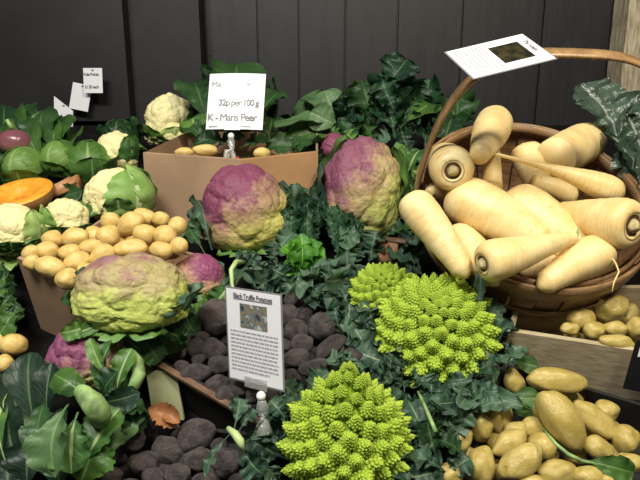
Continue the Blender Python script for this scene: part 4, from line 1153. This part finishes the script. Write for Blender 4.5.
# ---------------------------------------------------------------- parsnips
def parsnip(crown, tip, rpx, label, prof=None, bend=.03, cavity=True, tipr=.08, seed=1, root=None, shoulder=.16, pw=.8, cut=False):
    a = bpt(*crown); b2 = bpt(*tip); s = mpp(a); R = rpx * s; L = (b2 - a).length
    t = thing('parsnip', label, 'parsnip', (a + b2) / 2 - Vector((0, 0, R * .7)), 'parsnips in the wooden basket')
    X = (b2 - a).normalized(); up = Vector((0, 0, 1)); Y = (up - X * up.dot(X)).normalized(); Z = X.cross(Y); rng = random.Random(seed)
    bm = bmesh.new(); uvl = bm.loops.layers.uv.new('uv'); n_ = 28; NT = 56; rings = []; off = Vector((seed * 3.7, 0, 0))
    st = []
    if cavity:
        for k in range(5): st.append((.035 * (1 - k / 4) * 1.6, .20 + .16 * k / 4))       # (inward offset in R, radius)
    for i in range(NT + 1):
        f = i / NT; st.append((None, f))
    for s0, f in st:
        if s0 is not None:
            x = s0 * R * 6 * .6; r_ = R * f
        else:
            x = f * L; xr = x / R
            r0 = (1 - math.exp(-((xr + .02) / (shoulder * 2.2)) ** .9)) ** .6
            base = .40 if cavity else .12
            tap = (1 - tipr) * (1 - f) ** pw + tipr
            end = min(1, ((1 - f) * L / (tipr * R + 1e-5)) ** .5) if not cut else 1
            r_ = R * (base + (1 - base) * r0) * (tap / (1.0)) * (end if f > .9 else 1)
            r_ = max(r_, R * .015)
        cxy = bend * L * sin(pi * min(1, x / L))
        row = []
        for k in range(n_):
            th = 2 * pi * k / n_
            nn = 1 + .012 * max(0, noise.noise(Vector((x * 420, seed, 0)))) * 2 + .05 * noise.noise(Vector((cos(th) * 1.2, sin(th) * 1.2, x * 25)) + off) + .020 * noise.noise(Vector((cos(th) * .8, sin(th) * .8, x * 260)) + off)
            row.append((bm.verts.new(a + X * x + Y * (cxy + r_ * nn * cos(th)) + Z * r_ * nn * sin(th)), (k / n_, x / max(L, 1e-4))))
        rings.append(row)
    for A, B in zip(rings, rings[1:]):
        for k in range(n_):
            q = (A[k], A[(k + 1) % n_], B[(k + 1) % n_], B[k]); f_ = bm.faces.new([v for v, _ in q])
            for lp, (_, uv) in zip(f_.loops, q): lp[uvl].uv = uv
    bm.faces.new([v for v, _ in rings[0]][::-1]); bm.faces.new([v for v, _ in rings[-1]])
    bmesh.ops.recalc_face_normals(bm, faces=bm.faces); link('root', bm, M['parsnip'], t)
    if cavity:
        bm = bmesh.new(); R_ = []
        for rr_, xx in ((.43, -.02), (.40, .02), (.33, .035), (.24, .03)):
            R_.append([bm.verts.new(a + X * (xx * R * 1.2 + .0) + (Y * cos(2 * pi * k / 20) + Z * sin(2 * pi * k / 20)) * rr_ * R) for k in range(20)])
        for A, B in zip(R_, R_[1:]):
            for k in range(20): bm.faces.new((A[k], A[(k + 1) % 20], B[(k + 1) % 20], B[k]))
        bm.faces.new(R_[-1]); bmesh.ops.recalc_face_normals(bm, faces=bm.faces); link('crown_hollow', bm, M['cavity'], t)
        bm = bmesh.new(); bmesh.ops.create_icosphere(bm, subdivisions=3, radius=R * .22)
        for v in bm.verts: v.co *= 1 + .18 * noise.noise(v.co / R * 9 + off)
        link('crown_stub', bm, M['stub'], t, Matrix.Translation(a + X * R * .05))
    if root:
        bm = bmesh.new(); pts = [at(x_, y_, d_) for x_, y_, d_ in root]; tube(bm, pts, [.0016 * (1 - .6 * i / len(pts)) for i in range(len(pts))], 7); link('rootlet', bm, M['parsnip'], t)
    return t


dH = depth(bpt(622, 223, .06))
parsnip((453, 171, .085), (440, 150, -.05), 26, 'parsnip facing the viewer with a round crown hollow, at the left of the basket', bend=0, tipr=.3, seed=1)
parsnip((497, 118, .035), (480, 155, .10), 23, 'round topped parsnip standing highest in the basket, cut tip towards the viewer', cavity=False, tipr=.36, seed=2, cut=True, bend=0, shoulder=.35, pw=.9)
parsnip((490, 222, -.01), (493, 140, .055), 14, 'thin upright parsnip with cut tip in the middle left of the basket', cavity=False, tipr=.33, seed=3, cut=True, pw=.7)
parsnip((450, 192, .03), (550, 252, .01), 32, 'thick parsnip lying across the basket, left of centre', cavity=False, tipr=.5, seed=4, pw=1.0, shoulder=.22)
parsnip((408, 196, .075), (468, 278, .02), 24, 'parsnip resting over the left rim of the basket, narrow end down', cavity=False, tipr=.42, seed=5, pw=1.15, shoulder=.2, bend=.02)
parsnip((452, 228, .01), (500, 285, -.01), 19, 'pale yellow parsnip beneath the one on the left rim', cavity=False, tipr=.6, seed=6, shoulder=.3)
parsnip((506, 197, .02), (590, 262, .0), 33, 'thick ridged parsnip in the middle of the basket, below the thin tailed one', cavity=False, tipr=.4, seed=7, pw=1.0, shoulder=.22)
parsnip((482, 264, .06), (578, 236, .055), 26, 'front parsnip lying flat with crown hollow at left and green tip', tipr=.20, seed=8, pw=1.05, bend=.0)
parsnip((608, 248, .03), (538, 288, .01), 27, 'short ringed parsnip at the right front inside the rim', cavity=False, tipr=.35, seed=9, pw=1.1, shoulder=.22)
parsnip((634, 226, .08), (556, 210, .01), 33, 'large parsnip at the right edge with crown hollow and a hanging rootlet', tipr=.28, seed=10, pw=1.1, bend=-.0,
        root=[(608, 250, dH), (612, 258, dH - .02), (616, 264, dH - .05), (619, 272, dH - .07), (614, 282, dH - .08), (612, 292, dH - .08)])
parsnip((622, 194, .05), (495, 154, .10), 26, 'parsnip with a very long thin tail reaching left across the basket', cavity=False, tipr=.07, seed=11, pw=2.4, shoulder=.45, bend=.02)
parsnip((596, 136, -.01), (555, 158, .045), 22, 'parsnip at the back right of the basket with its pale cut end forward', cavity=False, tipr=.8, seed=12, cut=True, shoulder=.4, bend=0)
parsnip((524, 146, .03), (545, 205, -.03), 19, 'knobbly topped parsnip at the back, behind the thin tail', tipr=.5, seed=13)
parsnip((575, 198, -.01), (532, 182, .015), 14, 'small parsnip with a stubby cut end under the thin tailed one', cavity=False, tipr=.55, seed=14, cut=True)
parsnip((470, 196, -.02), (425, 190, .01), 12, 'little parsnip end poking out beneath the round crowned one', cavity=False, tipr=.5, seed=15)
parsnip((520, 262, -.02), (575, 275, -.02), 18, 'parsnip half buried near the front rim behind the flat one', cavity=False, tipr=.5, seed=16)
bm = bmesh.new(); tube(bm, [bpt(572, 240, .056), bpt(577, 236, .058), bpt(578, 229, .065)], [.003, .003, .001], 7)
o = link('leaf_stub', bm, M['rib'], [q for q in C.objects if q.type == 'EMPTY' and q.get('label', '').startswith('front parsnip')][0])


# ---------------------------------------------------------------- cards and signs
def frame3(tl, tr, bl):
    X = (tr - tl); W_ = X.length; X = X / W_; Yd = (bl - tl); H_ = Yd.length; Yd = Yd / H_
    Z = X.cross(-Yd).normalized(); Yu = Z.cross(X)
    m_ = Matrix((X, Yu, Z)).transposed().to_4x4(); m_.translation = tl - Yu * H_
    return m_, W_, H_


def text(parent, body, x, y, size, mat, mw, name='lettering', spacing=1.0, bold=0):
    cu = bpy.data.curves.new('lettering', 'FONT'); cu.body = body; cu.size = size; cu.extrude = .00008; cu.offset = bold
    cu.space_character = spacing; cu.resolution_u = 3
    o = bpy.data.objects.new('tmp', cu); C.objects.link(o); bpy.context.view_layer.update()
    me = bpy.data.meshes.new_from_object(o); bpy.data.objects.remove(o); me.materials.clear(); me.materials.append(mat)
    return link(name, me, None, parent, mw @ Matrix.Translation((x, y, .0006)))


def sheet(parent, mw, x0, y0, x1, y1, mat, name, z=0, th=.0006, curve=0, n=1):
    bm = bmesh.new(); cols = []
    for i in range(n + 1):
        u = i / n; x = x0 + (x1 - x0) * u; zz = z + curve * 4 * u * (1 - u)
        cols.append([bm.verts.new((x, yy, zz + d)) for yy in (y0, y1) for d in (0, -th)])
    for A, B in zip(cols, cols[1:]):
        bm.faces.new((A[0], B[0], B[2], A[2])); bm.faces.new((A[1], A[3], B[3], B[1])); bm.faces.new((A[2], B[2], B[3], A[3])); bm.faces.new((A[0], A[1], B[1], B[0]))
    bm.faces.new((cols[0][0], cols[0][2], cols[0][3], cols[0][1])); bm.faces.new((cols[-1][0], cols[-1][1], cols[-1][3], cols[-1][2]))
    return link(name, bm, mat, parent, mw, smooth=False)


def wordlines(parent, mw, x0, x1, ytop, ybot, n, mat, seed=1, name='small_print', thick=.34):
    rng = random.Random(seed); bm = bmesh.new(); dy = (ytop - ybot) / n
    for i in range(n):
        x = x0; y = ytop - dy * (i + .5); end = x1 - (rng.uniform(.1, .5) * (x1 - x0) if i == n - 1 else rng.uniform(0, .04) * (x1 - x0))
        while x < end:
            w_ = min(rng.uniform(.03, .11) * (x1 - x0), end - x); box(bm, (x, y - dy * thick / 2, .0003), (x + w_, y + dy * thick / 2, .0006)); x += w_ + .018 * (x1 - x0)
    return link(name, bm, mat, parent, mw, smooth=False)


def pic(name, cols, scale):
    m, nt, b = newmat(name); g = G(nt); n = g.noise(g.obj(), scale, 3)
    cr = g.n('ShaderNodeValToRGB'); g.l(n, cr.inputs[0]); e = cr.color_ramp.elements
    e[0].position = .35; e[0].color = (*cols[0], 1); e[1].position = .65; e[1].color = (*cols[-1], 1)
    for i, c_ in enumerate(cols[1:-1]): q = e.new(.35 + .3 * (i + 1) / (len(cols) - 1)); q.color = (*c_, 1)
    g.l(cr.outputs[0], b.inputs['Base Color']); b.inputs['Roughness'].default_value = .35
    return m


# card on the truffle potatoes
tl, tr = at(226, 288, .80), at(280, 296, .752)
lo, hi = .70, .95
for _ in range(40):
    md = (lo + hi) / 2
    if (at(230, 377, md) - tl).dot(tr - tl) > 0: lo = md
    else: hi = md
bl = at(230, 377, md)
mw, W_, H_ = frame3(tl, tr, bl)
t = thing('information_card', 'white laminated card titled Black Truffle Potatoes standing among the dark potatoes', 'card', at(256, 405, .81))
sheet(t, mw, -.0025, -.0025, W_ + .0025, H_ + .0025, M['silver'], 'laminate_border', z=-.0006)
sheet(t, mw, 0, 0, W_, H_, M['paper'], 'paper')
tx = text(t, 'Black Truffle Potatoes', W_ * .14, H_ * .915, .0092, M['ink'], mw, spacing=.95, bold=.00012)
ww = max(v.co.x for v in tx.data.vertices); k_ = W_ * .72 / ww; tx.matrix_basis = tx.matrix_basis @ Matrix.Diagonal((k_, 1.0, 1, 1))
sheet(t, mw, W_ * .14, H_ * .900, W_ * .86, H_ * .906, M['ink'], 'underline', z=.0007, th=.0003)
sheet(t, mw, W_ * .26, H_ * .60, W_ * .76, H_ * .86, pic('printed_potato_picture', [(.05, .04, .03), (.10, .15, .20), (.25, .20, .10), (.10, .13, .16), (.45, .50, .48)], 60), 'printed_picture', z=.0007, th=.0003)
wordlines(t, mw, W_ * .06, W_ * .95, H_ * .57, H_ * .10, 11, M['inkgrey'], 4, thick=.42)
sheet(t, mw, W_ * .30, -.007, W_ * .72, H_ * .06, M['clear'], 'clip_plate', z=.0016, th=.001)
bm = bmesh.new(); p = at(261, 396, .770)
for q in bmesh.ops.create_uvsphere(bm, u_segments=14, v_segments=10, radius=.0062)['verts']: q.co = q.co + p
link('ball', bm, M['white'], t)
bm = bmesh.new(); tube(bm, [p + Vector((0, 0, -.003)), p + Vector((.002, 0, -.018)), p + Vector((.002, 0, -.03)), at(263, 425, .765), at(264, 436, .76)], [.004, .009, .006, .009, .012], 12); link('clip_stem', bm, M['clear'], t)

# price sign
tl, tr, bl = at(210, 74, 1.36), at(266, 74, 1.345), at(213, 129, 1.34)
mw, W_, H_ = frame3(tl, tr, bl)
t = thing('price_sign', 'white paper sign reading 32p per 100 g Maris Peer on a clear clip', 'sign', at(230, 165, 1.33))
sheet(t, mw, 0, 0, W_, H_, M['paper'], 'paper', curve=.004, n=8)
up = mw @ Matrix.Translation((0, 0, .0042))
text(t, 'Ma', W_ * .05, H_ * .76, .019, M['inkgrey'], up); text(t, 'er', W_ * .68, H_ * .78, .012, M['inkgrey'], up)
text(t, '32p per 100 g', W_ * .20, H_ * .42, .0205, M['inksign'], up, spacing=.82)
text(t, 'K - Maris Peer', W_ * .02, H_ * .15, .0235, M['inksign'], up, spacing=.84)
wordlines(t, up, W_ * .06, W_ * .3, H_ * .08, H_ * .02, 1, M['inkgrey'], 5); wordlines(t, up, W_ * .62, W_ * .92, H_ * .08, H_ * .02, 1, M['inkgrey'], 6)
sheet(t, up, W_ * .34, -.002, W_ * .62, H_ * .10, M['white'], 'clip_plate', z=.001, th=.001)
bm = bmesh.new(); p = at(231, 136, 1.335)
for q in bmesh.ops.create_uvsphere(bm, u_segments=14, v_segments=10, radius=.0075)['verts']: q.co = q.co + p
link('ball', bm, M['white'], t)
bm = bmesh.new(); tube(bm, [p, at(231, 142, 1.33), at(232, 150, 1.33), at(228, 152, 1.33), at(226, 158, 1.33), at(224, 166, 1.32)], [.004, .009, .005, .010, .006, .010], 12); link('clip_stem', bm, M['clear'], t)
bm = bmesh.new(); tube(bm, [at(232, 150, 1.33), at(234, 158, 1.325), at(235, 166, 1.32)], [.004, .006, .008], 10); link('clip_foot', bm, M['clear'], t)
t = thing('clothes_peg', 'small red clip on the box corner, beside the price sign foot', 'clip', at(239, 168, 1.31))
bm = bmesh.new(); tube(bm, [at(237, 157, 1.315), at(239, 163, 1.315), at(241, 169, 1.315)], [.0035, .005, .004], 8); link('grip', bm, M['red'], t)
bm = bmesh.new(); tube(bm, [at(236, 166, 1.313), at(238, 171, 1.313)], [.004, .003], 8); link('jaw', bm, M['red'], t)

# card on the basket handle
d0 = .845
P0, P3 = at(446, 52, d0), at(474, 78, d0 - .064)
lo, hi = d0 - .05, d0 + .15
for _ in range(40):
    md = (lo + hi) / 2
    if (at(522, 34, md) - P0).dot(P3 - P0) > 0: lo = md
    else: hi = md
P1 = at(522, 34, md)
# reading direction: title along the right side; "top" of the portrait card = right edge
mw, W_, H_ = frame3(P1, P1 + (P3 - P0), P0)
t = thing('information_card', 'white laminated card with a dark picture lying on top of the basket handle', 'card', P0.lerp(P1 + P3 - P0, .5))
sheet(t, mw, -.002, -.002, W_ + .002, H_ + .002, M['silver'], 'laminate_border', z=-.0006)
sheet(t, mw, 0, 0, W_, H_, M['paper'], 'paper')
tx = text(t, 'Parsnips', W_ * .25, H_ * .90, .011, M['ink'], mw)
sheet(t, mw, W_ * .22, H_ * .46, W_ * .80, H_ * .84, pic('printed_root_picture', [(.008, .009, .005), (.020, .020, .008), (.05, .035, .012)], 70), 'printed_picture', z=.0007, th=.0003)
wordlines(t, mw, W_ * .08, W_ * .92, H_ * .42, H_ * .05, 7, M['inkgrey'], 8)

# notices on the board
for (q0, q1, q3, dd, lab, words_) in [
    ((83, 68), (102, 68), (84, 93), BY - .055, 'small white notice reading Kale, topmost of three by the black board', 1),
    ((73, 82), (92, 86), (69, 108), BY - .035, 'tilted blank looking white notice, middle of three by the black board', 0),
    ((54, 96), (73, 111), (54, 117), BY - .05, 'slanted white notice lowest of three, standing in the dark leaves', 0)]:
    def on_board(q, y): return Vector((wx(q[0], q[1], y), y, wz(q[0], q[1], y)))
    A, B, D = on_board(q0, dd), on_board(q1, dd), on_board(q3, dd)
    Xv = (B - A); Yv = D - A; Yv = Yv - Xv.normalized() * Yv.dot(Xv.normalized()) * (.0)
    t = thing('price_notice', lab, 'notice', D.lerp(D + Xv, .5))
    bm = bmesh.new(); slab(bm, A, B, Yv, Vector((0, .001, 0))); link('paper', bm, M['paper'], t, smooth=False)
    um = Matrix((Xv.normalized(), Vector((0, 0, 1)), Vector((0, -1, 0)))).transposed().to_4x4(); um.translation = D + Vector((0, -.001, 0))
    if words_:
        text(t, 'Kale Pointe', .004, .050, .0125, M['ink'], um, spacing=.8); text(t, '£1.20 each', .004, .014, .0125, M['ink'], um, spacing=.8)
    bm = bmesh.new(); mid = A.lerp(B, .5); box(bm, (mid.x - .003, dd - .002, mid.z - .008), (mid.x + .003, BY + .001, mid.z - .004)); link('pin', bm, M['silver'], t, smooth=False)

# black price card on the pale crate
tl, tr, bl = S(632, 337, .125), S(676, 345, .125), S(631, 386, .05)
off_ = Vector((0, -.012, 0)); mw, W_, H_ = frame3(tl + off_, tr + off_, bl + off_)
t = thing('price_card', 'black card with white lettering hung on the pale crate at the right edge', 'card', bl.lerp(bl + tr - tl, .5) + off_)
sheet(t, mw, 0, 0, W_, H_, M['black'], 'panel', th=.002)
text(t, 'P', W_ * .10, H_ * .70, .022, M['white'], mw, bold=.0004)
